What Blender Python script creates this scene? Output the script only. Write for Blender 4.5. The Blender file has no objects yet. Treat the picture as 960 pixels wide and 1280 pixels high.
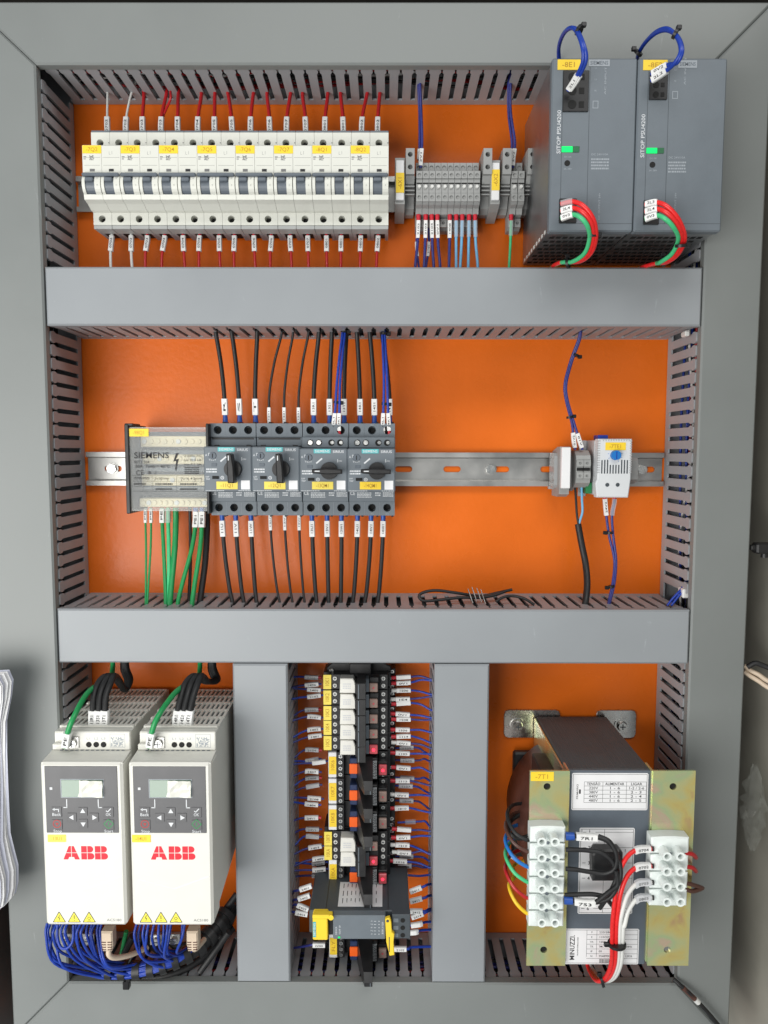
import bpy, bmesh, math, random
from mathutils import Vector, Matrix
random.seed(7)
S = bpy.context.scene
C = S.collection

# ---------------------------------------------------------------- camera
# Panel coordinates used below (millimetres): x right, y up, z out of the
# mounting plate towards the viewer.  World = (x, -z, y) / 1000.
F, D, PITCH, YAW, ROLL = 911.29, 761.37, 0.0831, 0.0019, 0.0016
def W3(p): return Vector((p[0]*.001, -p[2]*.001, p[1]*.001))
def _rx(a): return Matrix(((1,0,0),(0,math.cos(a),math.sin(a)),(0,-math.sin(a),math.cos(a))))
def _ry(b): return Matrix(((math.cos(b),0,math.sin(b)),(0,1,0),(-math.sin(b),0,math.cos(b))))
def _rz(c): return Matrix(((math.cos(c),-math.sin(c),0),(math.sin(c),math.cos(c),0),(0,0,1)))
RC = _ry(YAW) @ _rx(PITCH) @ _rz(ROLL)
TOW = Matrix(((1,0,0),(0,0,-1),(0,1,0)))
cam_d = bpy.data.cameras.new('camera'); cam = bpy.data.objects.new('camera', cam_d); C.objects.link(cam)
cam_d.sensor_fit = 'VERTICAL'; cam_d.sensor_height = 36; cam_d.sensor_width = 27
cam_d.lens = F/1280*36; cam_d.clip_start = .02; cam_d.clip_end = 50
cam.matrix_world = Matrix.Translation(W3((0,0,D))) @ (TOW @ RC).to_4x4()
S.camera = cam

# ---------------------------------------------------------------- light
w = bpy.data.worlds.new('World'); S.world = w; w.use_nodes = True
bg = w.node_tree.nodes['Background']; bg.inputs[0].default_value = (.93,.98,1,1); bg.inputs[1].default_value = .36
def lamp(name, loc, aim, sx, sy, energy, col):
    l = bpy.data.lights.new(name,'AREA'); l.shape='RECTANGLE'; l.size=sx; l.size_y=sy; l.energy=energy; l.color=col
    o = bpy.data.objects.new(name,l); C.objects.link(o); o.location = W3(loc)
    o.rotation_euler = (W3(aim)-W3(loc)).to_track_quat('-Z','Y').to_euler()
    return o
lamp('workshop_lamp', (-780,-370,1200), (-20,-120,0), 1.2, 1.0, 22.5, (1,.985,.95))
lamp('ceiling_lamp', (350,1300,1300), (0,0,0), 1.6, .5, 16, (1,.985,.96))
S.view_settings.view_transform = 'Standard'; S.view_settings.look = 'None'
S.view_settings.gamma = 1; S.view_settings.exposure = 0; S.view_settings.use_curve_mapping = False
S.render.engine = 'CYCLES'; S.cycles.max_bounces = 8; S.cycles.transparent_max_bounces = 12
S.cycles.caustics_reflective = False; S.cycles.caustics_refractive = False

def at(u, v, z):
    """point of the plane z (mm in front of the plate) measured in the photograph"""
    d = RC @ Vector(((u-480)/F, -(v-640)/F, -1)); t = (z-D)/d.z
    return (d.x*t, d.y*t)
def a3(u, v, z): p = at(u,v,z); return (p[0], p[1], z)

# ---------------------------------------------------------------- materials
MT = {}
def mat(name, col, rough=.45, metal=0, noise=.06, nscale=60, bump=0, bscale=400, spec=.5, emit=0, trans=0, ior=1.45, alpha=1, sss=0, coat=0, wear=0):
    m = bpy.data.materials.new(name); m.use_nodes = True; nt = m.node_tree; N = nt.nodes; L = nt.links
    b = N['Principled BSDF']; I = b.inputs
    I['Roughness'].default_value = rough; I['Metallic'].default_value = metal; I['Specular IOR Level'].default_value = spec
    I['IOR'].default_value = ior; I['Transmission Weight'].default_value = trans; I['Alpha'].default_value = alpha
    if sss: I['Subsurface Weight'].default_value = sss; I['Subsurface Radius'].default_value = (.004,.004,.004)
    if coat: I['Coat Weight'].default_value = coat
    I['Base Color'].default_value = (*col,1)
    tc = N.new('ShaderNodeTexCoord')
    if noise:
        nz = N.new('ShaderNodeTexNoise'); nz.inputs['Scale'].default_value = nscale; nz.inputs['Detail'].default_value = 5
        L.new(tc.outputs['Object'], nz.inputs['Vector'])
        mp = N.new('ShaderNodeMapRange'); mp.inputs[1].default_value=.25; mp.inputs[2].default_value=.75
        mp.inputs[3].default_value = 1-noise; mp.inputs[4].default_value = 1+noise
        L.new(nz.outputs[0], mp.inputs[0])
        mx = N.new('ShaderNodeMix'); mx.data_type='RGBA'; mx.blend_type='MULTIPLY'; mx.inputs[0].default_value = 1
        mx.inputs[6].default_value = (*col,1)
        cb = N.new('ShaderNodeCombineColor')
        for k in range(3): L.new(mp.outputs[0], cb.inputs[k])
        L.new(cb.outputs[0], mx.inputs[7])
        out = mx.outputs[2]
        if wear:   # pale scuffs with a shape of their own
            n2 = N.new('ShaderNodeTexNoise'); n2.inputs['Scale'].default_value = 22; n2.inputs['Detail'].default_value = 8; n2.inputs['Roughness'].default_value=.7
            L.new(tc.outputs['Object'], n2.inputs['Vector'])
            vr = N.new('ShaderNodeTexVoronoi'); vr.feature='DISTANCE_TO_EDGE'; vr.inputs['Scale'].default_value = 9
            mpv = N.new('ShaderNodeMapping'); mpv.inputs['Rotation'].default_value=(.4,.7,.3); mpv.inputs['Scale'].default_value=(1,1,.35)
            L.new(tc.outputs['Object'], mpv.inputs[0]); L.new(mpv.outputs[0], vr.inputs['Vector'])
            lt = N.new('ShaderNodeMapRange'); lt.inputs[1].default_value=.0; lt.inputs[2].default_value=.006; lt.inputs[3].default_value=1; lt.inputs[4].default_value=0
            L.new(vr.outputs['Distance'], lt.inputs[0])
            gt = N.new('ShaderNodeMapRange'); gt.inputs[1].default_value=.56; gt.inputs[2].default_value=.66; gt.inputs[3].default_value=0; gt.inputs[4].default_value=wear
            L.new(n2.outputs[0], gt.inputs[0])
            ml = N.new('ShaderNodeMath'); ml.operation='MULTIPLY'; L.new(lt.outputs[0], ml.inputs[0]); L.new(gt.outputs[0], ml.inputs[1])
            m2 = N.new('ShaderNodeMix'); m2.data_type='RGBA'; L.new(ml.outputs[0], m2.inputs[0]); L.new(out, m2.inputs[6])
            m2.inputs[7].default_value = (min(1,col[0]*1.9),min(1,col[1]*1.9),min(1,col[2]*1.9),1); out = m2.outputs[2]
        L.new(out, I['Base Color'])
        rr = N.new('ShaderNodeMapRange'); rr.inputs[1].default_value=.3; rr.inputs[2].default_value=.7
        rr.inputs[3].default_value=max(.02,rough-.07); rr.inputs[4].default_value=min(1,rough+.07)
        L.new(nz.outputs[0], rr.inputs[0]); L.new(rr.outputs[0], I['Roughness'])
    if bump:
        nb = N.new('ShaderNodeTexNoise'); nb.inputs['Scale'].default_value=bscale; nb.inputs['Detail'].default_value=3
        L.new(tc.outputs['Object'], nb.inputs['Vector'])
        bp = N.new('ShaderNodeBump'); bp.inputs['Strength'].default_value=bump; bp.inputs['Distance'].default_value=.0006
        L.new(nb.outputs[0], bp.inputs['Height']); L.new(bp.outputs[0], I['Normal'])
    if emit: I['Emission Color'].default_value=(*col,1); I['Emission Strength'].default_value=emit
    MT[name] = m
    return m
mat('cover_frame', (.20,.214,.21), .45, noise=.06, nscale=9, bump=.08, bscale=160, wear=.5)
mat('cover', (.27,.288,.305), .42, noise=.05, nscale=9, bump=.08, bscale=160, wear=.55)
mat('duct', (.31,.32,.337), .5, noise=.08, nscale=40, bump=.1)
mat('orange', (.70,.138,.010), .30, noise=.10, nscale=11, bump=.35, bscale=190, spec=.35)
mat('ivory', (.65,.655,.60), .42, noise=.03)
mat('drive_white', (.66,.655,.605), .45, noise=.02)
mat('drive_grey', (.10,.10,.105), .4, noise=.04)
mat('lightgrey', (.36,.37,.365), .5, noise=.05)
mat('termgrey', (.30,.305,.30), .5, noise=.06, nscale=150)
mat('slate', (.098,.118,.142), .45, noise=.06, nscale=70, bump=.12, bscale=900)
mat('slate2', (.135,.158,.18), .48, noise=.05, nscale=70, bump=.12, bscale=900)
mat('slate3', (.058,.069,.079), .5, noise=.07, nscale=70)
mat('toggle', (.12,.14,.165), .4, noise=.05)
mat('black', (.016,.016,.017), .42, noise=.15, nscale=120)
mat('rubber', (.013,.013,.014), .5, noise=.2, nscale=200)
mat('hole', (.004,.004,.004), .7, noise=0)
mat('steel', (.46,.455,.44), .38, 1, noise=.12, nscale=35, bump=.05)
mat('steel2', (.42,.43,.44), .42, 1, noise=.12, nscale=25)
mat('screw', (.72,.72,.70), .25, 1, noise=.1, nscale=200)
mat('brass', (.62,.50,.27), .36, .75, noise=.12, nscale=100)
mat('cream', (.80,.70,.48), .45, 0, noise=.08, nscale=100)
mat('yellow', (.86,.60,.035), .5, noise=.03)
mat('yellow2', (.82,.66,.10), .5, noise=.03)
mat('paper', (.74,.74,.75), .6, noise=.03)
mat('paper_blue', (.58,.60,.70), .6, noise=.03)
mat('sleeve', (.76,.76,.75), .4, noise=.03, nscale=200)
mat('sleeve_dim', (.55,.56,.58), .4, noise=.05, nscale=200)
mat('ink', (.02,.02,.022), .6, noise=0)
mat('ink_grey', (.16,.16,.16), .6, noise=0)
mat('ink_orange', (.45,.24,.02), .6, noise=0)
mat('ink_white', (.62,.64,.66), .5, noise=0)
mat('ink_dim', (.30,.33,.36), .5, noise=0)
mat('teal', (.07,.42,.44), .4, noise=.03)
mat('red', (.42,.012,.016), .33, noise=.12, nscale=300, coat=.2)
mat('red_bright', (.70,.02,.02), .3, noise=.08, nscale=300)
mat('ferrule_red', (.50,.02,.035), .35, noise=.1)
mat('blue', (.012,.045,.33), .34, noise=.15, nscale=300)
mat('blue_purple', (.03,.035,.19), .36, noise=.15, nscale=300)
mat('ferrule_blue', (.02,.08,.36), .35, noise=.1)
mat('lightblue', (.16,.42,.66), .36, noise=.08)
mat('green', (.015,.26,.075), .36, noise=.1, nscale=200)
mat('green_light', (.06,.48,.20), .36, noise=.1, nscale=200)
mat('whitewire', (.66,.66,.64), .36, noise=.04)
mat('brown', (.085,.035,.025), .4, noise=.1)
mat('yellow_wire', (.78,.52,.02), .36, noise=.06)
mat('beige', (.62,.50,.38), .45, noise=.05)
mat('logo_red', (.72,.012,.03), .45, noise=0)
mat('orange_lever', (.85,.12,.012), .35, noise=.04)
mat('navy', (.02,.035,.10), .4, noise=.08)
mat('lens_brown', (.34,.235,.20), .25, noise=.1)
mat('lever_white', (.72,.71,.66), .4, noise=.03)
mat('led_red', (1,.03,.07), .3, emit=2.2, noise=0)
mat('led_green', (.0,.62,.12), .3, emit=.8, noise=0)
mat('led_off', (.03,.13,.06), .3, noise=0)
mat('led_blue', (.30,.55,.9), .3, noise=0)
mat('lens_red', (.62,.10,.12), .25, noise=.08)
mat('knob_blue', (.012,.16,.50), .4, noise=.05)
mat('thermo', (.62,.64,.66), .45, noise=.03)
mat('thermo_grey', (.42,.43,.44), .45, noise=.03)
mat('pcb_green', (.02,.18,.06), .4, noise=.1)
mat('porcelain', (.75,.80,.78), .32, noise=.03, sss=.25)
mat('winding', (.105,.038,.026), .42, noise=.15, nscale=90, bump=.2)
mat('lcd', (.16,.24,.18), .08, noise=.1, nscale=50, spec=.8)
mat('film_white', (.66,.66,.60), .2, noise=.05, nscale=120)
mat('warn', (.80,.72,.08), .5, noise=.02)
mat('wall_beige', (.33,.32,.275), .45, noise=.2, nscale=10, bump=.2, bscale=60)
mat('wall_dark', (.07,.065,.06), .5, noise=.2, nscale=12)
mat('key_green', (.02,.22,.06), .4, noise=0)
mat('key_red', (.35,.03,.03), .4, noise=0)
mat('tie', (.010,.010,.011), .35, noise=.1)
# laminated core steel: fine layers
m = mat('laminate', (.085,.085,.087), .62, .1, noise=.1, nscale=30)
nt = m.node_tree; tc = nt.nodes.new('ShaderNodeTexCoord'); mp = nt.nodes.new('ShaderNodeMapping'); mp.inputs['Scale'].default_value=(900,4,4)
nz = nt.nodes.new('ShaderNodeTexNoise'); nz.inputs['Scale'].default_value=1; nz.inputs['Detail'].default_value=2
nt.links.new(tc.outputs['Object'], mp.inputs[0]); nt.links.new(mp.outputs[0], nz.inputs['Vector'])
bp = nt.nodes.new('ShaderNodeBump'); bp.inputs['Strength'].default_value=1; bp.inputs['Distance'].default_value=.0015
nt.links.new(nz.outputs[0], bp.inputs['Height']); nt.links.new(bp.outputs[0], nt.nodes['Principled BSDF'].inputs['Normal'])
# yellow chromate on zinc: iridescent patches
m = mat('chromate', (.5,.45,.2), .24, .75, noise=0); nt = m.node_tree
tc = nt.nodes.new('ShaderNodeTexCoord'); nz = nt.nodes.new('ShaderNodeTexNoise'); nz.inputs['Scale'].default_value=22; nz.inputs['Detail'].default_value=6; nz.inputs['Distortion'].default_value=.8
cr = nt.nodes.new('ShaderNodeValToRGB'); e = cr.color_ramp.elements
e[0].position=.28; e[0].color=(.66,.40,.24,1); e[1].position=.75; e[1].color=(.55,.78,.46,1)
for p,c in ((.38,(.80,.66,.24,1)),(.47,(.72,.70,.34,1)),(.56,(.58,.70,.38,1)),(.64,(.78,.58,.42,1))):
    k = e.new(p); k.color = c
nt.links.new(tc.outputs['Object'], nz.inputs['Vector']); nt.links.new(nz.outputs[0], cr.inputs[0]); nt.links.new(cr.outputs[0], nt.nodes['Principled BSDF'].inputs['Base Color'])
# clear plastics
def clear(name, col, tfac, rough):
    m = bpy.data.materials.new(name); m.use_nodes=True; nt=m.node_tree; N=nt.nodes
    b=N['Principled BSDF']; b.inputs['Base Color'].default_value=(*col,1); b.inputs['Roughness'].default_value=rough
    t=N.new('ShaderNodeBsdfTransparent'); t.inputs[0].default_value=(.96,.97,.96,1); x=N.new('ShaderNodeMixShader'); x.inputs[0].default_value=tfac
    nt.links.new(b.outputs[0],x.inputs[2]); nt.links.new(t.outputs[0],x.inputs[1]); nt.links.new(x.outputs[0],N['Material Output'].inputs[0]); MT[name]=m
clear('clear_cover', (.80,.82,.83), .13, .12)
clear('clear_sleeve', (.75,.78,.82), .30, .3)
clear('clear_film', (.6,.6,.58), .07, .05)
clear('clear_grey', (.5,.52,.53), .6, .25)

# ---------------------------------------------------------------- glyphs
CH = '0123456789ABCDEFGHIJKLMNOPQRSTUVWXYZabcdefghijklmnopqrstuvwxyz-+.,:/()=%Ã°!'
GL = {}
def _glyphs():
    tmp = []
    for bold in (0,1):
        for ch in list(CH)+['HH']:
            for s in ((ch, 'H'+ch+'H') if ch != 'HH' else ('HH',)):
                cu = bpy.data.curves.new('g','FONT'); cu.body = s; cu.size = 1; cu.resolution_u = 2; cu.offset = .011 if bold else .004
                o = bpy.data.objects.new('g',cu); C.objects.link(o); tmp.append((bold,ch,s,o,cu))
    dg = bpy.context.evaluated_depsgraph_get(); dg.update()
    hh = {}; wd = {}
    for bold,ch,s,o,cu in tmp:
        ev = o.evaluated_get(dg); me = ev.to_mesh()
        vs = [(v.co.x,v.co.y) for v in me.vertices]; fs = [tuple(p.vertices) for p in me.polygons]
        xs = [v[0] for v in vs] or [0]
        if ch == 'HH': hh[bold] = max(xs)
        elif s == ch: GL[(bold,ch)] = [vs,fs,0]
        else: wd[(bold,ch)] = max(xs)
        ev.to_mesh_clear()
    for k in wd: GL[k][2] = wd[k]-hh[k[0]]
    for _,_,_,o,cu in tmp: bpy.data.objects.remove(o); bpy.data.curves.remove(cu)
    cap = max(v[1] for v in GL[(0,'H')][0])
    return cap
CAP = _glyphs()

# ---------------------------------------------------------------- mesh builder (panel millimetres)
class B:
    def __init__(s): s.v=[]; s.f=[]; s.sm=[]; s.flat=False
    def add(s, vs, fs, smooth=False):
        n=len(s.v); s.v+= [tuple(p) for p in vs]; s.f+= [tuple(i+n for i in f) for f in fs]; s.sm+= [smooth]*len(fs); return s
    def box(s,x0,x1,y0,y1,z0,z1,b=0):
        if b<=0:
            v=[(x,y,z) for z in (z0,z1) for y in (y0,y1) for x in (x0,x1)]
            return s.add(v,[(0,2,3,1),(4,5,7,6),(0,1,5,4),(2,6,7,3),(0,4,6,2),(1,3,7,5)])
        b=min(b,(x1-x0)*.49,(y1-y0)*.49,(z1-z0)*.49)
        v=[];ix={}
        X=(x0,x1);Y=(y0,y1);Z=(z0,z1);sg=(1,-1)
        for i in (0,1):
            for j in (0,1):
                for k in (0,1):
                    ix[i,j,k]=len(v)
                    v+=[(X[i],Y[j]+sg[j]*b,Z[k]+sg[k]*b),(X[i]+sg[i]*b,Y[j],Z[k]+sg[k]*b),(X[i]+sg[i]*b,Y[j]+sg[j]*b,Z[k])]
        f=[]
        for a in range(3):
            for e in (0,1):
                def I(p,q):
                    c=[0,0,0]; c[a]=e; c[(a+1)%3]=p; c[(a+2)%3]=q; return ix[tuple(c)]+a
                f.append((I(0,0),I(1,0),I(1,1),I(0,1)))
        for a in range(3):
            o1,o2=(a+1)%3,(a+2)%3
            for p in (0,1):
                for q in (0,1):
                    c0=[0,0,0];c0[o1]=p;c0[o2]=q;c1=list(c0);c1[a]=1
                    i0=ix[tuple(c0)];i1=ix[tuple(c1)]
                    f.append((i0+o1,i1+o1,i1+o2,i0+o2))
        for k in ix.values(): f.append((k,k+1,k+2))
        return s.add(v,f)
    def prism(s,poly,a0,a1,axis='z',b=0):
        m={'z':lambda p,q,a:(p,q,a),'x':lambda p,q,a:(a,p,q),'y':lambda p,q,a:(p,a,q)}[axis]
        n=len(poly)
        if b:
            ins=_inset(poly,b)
            rings=[(poly,a0),(poly,a1-b),(ins,a1)]
        else: rings=[(poly,a0),(poly,a1)]
        v=[m(p,q,a) for r,a in rings for p,q in r]; f=[]
        for k in range(len(rings)-1):
            f+=[(k*n+i,k*n+(i+1)%n,(k+1)*n+(i+1)%n,(k+1)*n+i) for i in range(n)]
        f+=[tuple(range(n))[::-1],tuple((len(rings)-1)*n+i for i in range(n))]
        return s.add(v,f)
    def cyl(s,p0,p1,r0,r1=None,n=14,caps=True):
        r1=r0 if r1 is None else r1
        p0=Vector(p0);p1=Vector(p1);d=(p1-p0).normalized(); u=d.orthogonal().normalized(); w=d.cross(u)
        ring=lambda p,r:[p+(u*math.cos(2*math.pi*i/n)+w*math.sin(2*math.pi*i/n))*r for i in range(n)]
        a=ring(p0,r0);b=ring(p1,r1)
        s.add(a+b,[(i,(i+1)%n,n+(i+1)%n,n+i) for i in range(n)],True)
        if caps: s.add(a,[tuple(range(n))[::-1]]); s.add(b,[tuple(range(n))])
        return s
    def tube(s,pts,r,n=8,caps=True):
        P=[Vector(p) for p in pts]; rings=[]; u=None
        for i,p in enumerate(P):
            d=(P[min(i+1,len(P)-1)]-P[max(i-1,0)]).normalized()
            if u is None: u=d.orthogonal().normalized()
            u=(u-d*u.dot(d)); u=u.normalized() if u.length>1e-6 else d.orthogonal().normalized()
            w=d.cross(u); rr=r(i/(len(P)-1)) if callable(r) else r
            rings.append([p+(u*math.cos(2*math.pi*k/n)+w*math.sin(2*math.pi*k/n))*rr for k in range(n)])
        v=[q for g in rings for q in g]; f=[]
        for i in range(len(P)-1):
            f+=[(i*n+k,i*n+(k+1)%n,(i+1)*n+(k+1)%n,(i+1)*n+k) for k in range(n)]
        s.add(v,f,True)
        if caps: s.add(rings[0],[tuple(range(n))[::-1]]); s.add(rings[-1],[tuple(range(n))])
        return s
    def disc(s,x,y,z,r,n=14,ry=None):
        ry=ry or r
        return s.add([(x+r*math.cos(2*math.pi*i/n),y+ry*math.sin(2*math.pi*i/n),z) for i in range(n)],[tuple(range(n))])
    def ring(s,x,y,z,r0,r1,n=20):
        v=[(x+r*math.cos(2*math.pi*i/n),y+r*math.sin(2*math.pi*i/n),z) for r in (r0,r1) for i in range(n)]
        return s.add(v,[(i,(i+1)%n,n+(i+1)%n,n+i) for i in range(n)])
    def rect(s,x0,x1,y0,y1,z): return s.add([(x0,y0,z),(x1,y0,z),(x1,y1,z),(x0,y1,z)],[(0,1,2,3)])
    def poly(s,pts,z): return s.add([(p[0],p[1],z) for p in pts],[tuple(range(len(pts)))])
    def line(s,p,q,z,w):
        dx,dy=q[0]-p[0],q[1]-p[1]; l=math.hypot(dx,dy) or 1; nx,ny=-dy/l*w/2,dx/l*w/2
        return s.poly([(p[0]+nx,p[1]+ny),(p[0]-nx,p[1]-ny),(q[0]-nx,q[1]-ny),(q[0]+nx,q[1]+ny)],z)
    def frame(s,x0,x1,y0,y1,z,w):
        s.rect(x0,x1,y0,y0+w,z); s.rect(x0,x1,y1-w,y1,z); s.rect(x0,x0+w,y0+w,y1-w,z); return s.rect(x1-w,x1,y0+w,y1-w,z)
    def hole(s,x0,x1,y0,y1,z0,z1,r,cx=None,cy=None,n=16,sides=True):
        """block x0..x1,y0..y1,z0..z1 with a round blind hole from the front"""
        cx=(x0+x1)/2 if cx is None else cx; cy=(y0+y1)/2 if cy is None else cy
        out=[];inn=[]
        angs=sorted([2*math.pi*i/n for i in range(n)]+[math.atan2(y-cy,x-cx)%(2*math.pi) for x in (x0,x1) for y in (y0,y1)])
        for a in angs:
            c,sn=math.cos(a),math.sin(a)
            t=min([((x1 if c>0 else x0)-cx)/c if abs(c)>1e-9 else 1e9,((y1 if sn>0 else y0)-cy)/sn if abs(sn)>1e-9 else 1e9])
            out.append((cx+c*t,cy+sn*t)); inn.append((cx+c*r,cy+sn*r))
        k=len(angs)
        s.add([(p[0],p[1],z1) for p in out]+[(p[0],p[1],z1) for p in inn],[(i,(i+1)%k,k+(i+1)%k,k+i) for i in range(k)])
        s.add([(p[0],p[1],z1) for p in inn]+[(p[0],p[1],z0+.2) for p in inn],[(i,(i+1)%k,k+(i+1)%k,k+i) for i in range(k)],True)
        s.add([(p[0],p[1],z0+.2) for p in inn],[tuple(range(k))])
        if sides: s.add([(p[0],p[1],z1) for p in out]+[(p[0],p[1],z0) for p in out],[(i,(i+1)%k,k+(i+1)%k,k+i) for i in range(k)])
        return s
    def text(s,t,x,y,z,h,w=None,rot=0,bold=0,align='c',axes=None):
        """lettering of cap height h, squeezed to width w, centred on (x,y)"""
        sc=h/CAP; adv=[GL.get((bold,c),([],[],.3))[2] if c!=' ' else .3 for c in t]; tot=sum(adv)*sc
        sx=(w/tot if (w and tot) else 1)*sc; W=sum(adv)*sx; x0={'c':-W/2,'l':0,'r':-W}[align]
        cr,sr=math.cos(rot),math.sin(rot)
        for c,a in zip(t,adv):
            if c!=' ' and (bold,c) in GL:
                vs,fs,_=GL[(bold,c)]
                o=[]
                for p in vs:
                    lx=x0+p[0]*sx; ly=p[1]*sc-h/2
                    if axes: o.append(tuple(Vector((x,y,z))+axes[0]*lx+axes[1]*ly))
                    else: o.append((x+lx*cr-ly*sr,y+lx*sr+ly*cr,z))
                s.add(o,fs)
            x0+=a*sx
        return s
def _inset(poly,b):
    n=len(poly); ar=sum(poly[i][0]*poly[(i+1)%n][1]-poly[(i+1)%n][0]*poly[i][1] for i in range(n)); sg=1 if ar>0 else -1
    out=[]
    for i in range(n):
        p0,p1,p2=poly[i-1],poly[i],poly[(i+1)%n]
        d1=Vector((p1[0]-p0[0],p1[1]-p0[1])).normalized(); d2=Vector((p2[0]-p1[0],p2[1]-p1[1])).normalized()
        n1=Vector((-d1.y,d1.x))*sg; n2=Vector((-d2.y,d2.x))*sg
        k=(n1+n2); k=k/max(.3,k.length_squared)*2
        out.append((p1[0]+k.x*b,p1[1]+k.y*b))
    return out

def mesh(name,b,mt):
    me=bpy.data.meshes.new(name); me.from_pydata([W3(p) for p in b.v],[],b.f); me.polygons.foreach_set('use_smooth',b.sm)
    me.materials.append(MT[mt]); 
    if not b.flat:
        bm=bmesh.new(); bm.from_mesh(me); bmesh.ops.recalc_face_normals(bm,faces=bm.faces); bm.to_mesh(me); bm.free()
    return me
def obj(name,b,mt,parent=None,loc=(0,0,0),label=None,kind=None):
    o=bpy.data.objects.new(name,b if isinstance(b,bpy.types.Mesh) else mesh(name,b,mt)); C.objects.link(o)
    o.location=W3(loc)
    if parent: o.parent=parent
    if label: o['label']=label
    if kind or name in ('print_marks','rib','bare_strands','strain_ribs'): o['kind']=kind or 'stuff'
    return o
def tag(o,label,cat,group=None):
    o['label']=label; o['category']=cat
    if group: o['group']=group
    return o
def thing(name,label,cat,loc=(0,0,0),group=None):
    o=bpy.data.objects.new(name,None); C.objects.link(o); o.location=W3(loc); o.empty_display_size=.01
    return tag(o,label,cat,group)
def ink(b): b.flat=True; return b
KIDS={}
def dup(root,loc,label,group=None):
    r=root.copy(); C.objects.link(r); r.location=W3(loc); r['label']=label
    if group: r['group']=group
    for ch in root.children:
        c=ch.copy(); C.objects.link(c); c.parent=r
        for g in ch.children:
            d=g.copy(); C.objects.link(d); d.parent=c
    return r
ORD=['first','second','third','fourth','fifth','sixth','seventh','eighth','ninth','tenth','eleventh','twelfth','thirteenth','fourteenth','fifteenth','sixteenth','seventeenth','eighteenth','nineteenth','twentieth','twenty-first','twenty-second','twenty-third','twenty-fourth','twenty-fifth','twenty-sixth','twenty-seventh','twenty-eighth','twenty-ninth','thirtieth','thirty-first','thirty-second','thirty-third','thirty-fourth','thirty-fifth']

def spline(P,k=6):
    P=[Vector(p) for p in P]
    if len(P)==2: return [P[0].lerp(P[1],i/3) for i in range(4)]
    Q=[P[0]*2-P[1]]+P+[P[-1]*2-P[-2]]; out=[]
    for i in range(1,len(Q)-2):
        a,b,c,d=Q[i-1:i+3]
        for j in range(k):
            t=j/k
            out.append(.5*((2*b)+(c-a)*t+(2*a-5*b+4*c-d)*t*t+(3*b-a-3*c+d)*t**3))
    out.append(P[-1]); return out
def along(pl,d):
    for i in range(len(pl)-1):
        l=(pl[i+1]-pl[i]).length
        if d<=l: return pl[i].lerp(pl[i+1],d/l if l else 0)
        d-=l
    return pl[-1]
def wire(label,pts,r,mt,sleeves=(),ferrules=(),group=None,name='wire',cat='wire',n=8,k=6):
    """a wire from its device end; sleeves (from mm, to mm, text, material), ferrules (from, to, material, radius)"""
    pl=spline(pts,k); o0=pl[0].copy(); rel=[p-o0 for p in pl]
    o=obj(name,B().tube(rel,r,n),mt,None,o0); tag(o,label,cat,group)
    for s in sleeves:
        d0,d1,t=s[:3]; sm=s[3] if len(s)>3 else 'sleeve'; rs=s[4] if len(s)>4 else max(r*1.35,r+.5)
        p=along(rel,d0);q=along(rel,d1); d=(q-p).normalized()
        if abs(d.z)>.985: continue
        wv=Vector((0,0,1)); sd=d.cross(wv).normalized(); fr=sd.cross(d).normalized()
        if fr.z<0: fr=-fr
        b=B(); v=[]
        pr=[(-1,-.45),(-.8,-.8),(.8,-.8),(1,-.45),(1,.45),(.8,.8),(-.8,.8),(-1,.45)]
        ns=5; cc=[along(rel,d0+(d1-d0)*i_/(ns-1)) for i_ in range(ns)]
        for c in cc:
            for e,g in pr: v.append(c+sd*(e*rs)+fr*(g/.8*max(.8*rs,r+.3)))
        b.add(v,[(j*8+i,j*8+(i+1)%8,j*8+8+(i+1)%8,j*8+8+i) for j in range(ns-1) for i in range(8)]+[tuple(range(8))[::-1],tuple(range(8*ns-8,8*ns))])
        so=obj('marker_sleeve',b,sm,o)
        if t:
            c=max(cc,key=lambda c_:c_.dot(fr))+fr*(max(.8*rs,r+.3)+.2); c=cc[2]+fr*((c-cc[2]).dot(fr)); ax=d if (d.x>.3 or (abs(d.x)<=.3 and d.y>0)) else -d
            L=(q-p).length
            obj('lettering',ink(B().text(t,c.x,c.y,c.z,rs*.8,L*.66,axes=(ax,fr.cross(ax)))),'ink' if sm!='sleeve_dim' else 'ink_grey',so)
    for s in ferrules:
        p=along(rel,s[0]);q=along(rel,s[1]); obj('ferrule',B().cyl(p,q,s[3],s[3]*.85 if len(s)<5 else s[4],10),s[2],o)
    return o
def tie(label,p,d,r,head=(1,0)):
    """cable tie round a bundle at p running along d"""
    p=Vector(p); d=Vector(d).normalized(); b=B()
    b.cyl(-d*1.2,d*1.2,r,r,12,True)
    sd=Vector((d.y,-d.x,0)).normalized()*head[0]
    c=sd*(r+1.2)
    b.box(c.x-2,c.x+2,c.y-1.8,c.y+1.8,c.z-1.6,c.z+1.6,.5)
    o=obj('cable_tie',b,'tie',None,p); return tag(o,label,'cable tie','black cable ties')
def yellow_tag(parent,t,x0,x1,y0,y1,z,rot=0,m='yellow',im='ink_orange'):
    l=obj('label_tag',B().box(x0,x1,y0,y1,z,z+.35,.1),m,parent)
    h=(x1-x0) if rot else (y1-y0); L=(y1-y0) if rot else (x1-x0)
    obj('lettering',ink(B().text(t,(x0+x1)/2,(y0+y1)/2,z+.42,h*.48,L*.62,rot)),im,l); return l
def scribble(b,x0,x1,y0,y1,z,rows,rnd=random):
    """rows of unreadable small print"""
    rh=(y1-y0)/rows
    for i in range(rows):
        x=x0
        while x<x1-.3:
            wd=rnd.uniform(.5,1.8); 
            b.rect(x,min(x1,x+wd),y0+i*rh+rh*.2,y0+i*rh+rh*.75,z); x+=wd+rnd.uniform(.2,.5)
    return b
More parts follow.
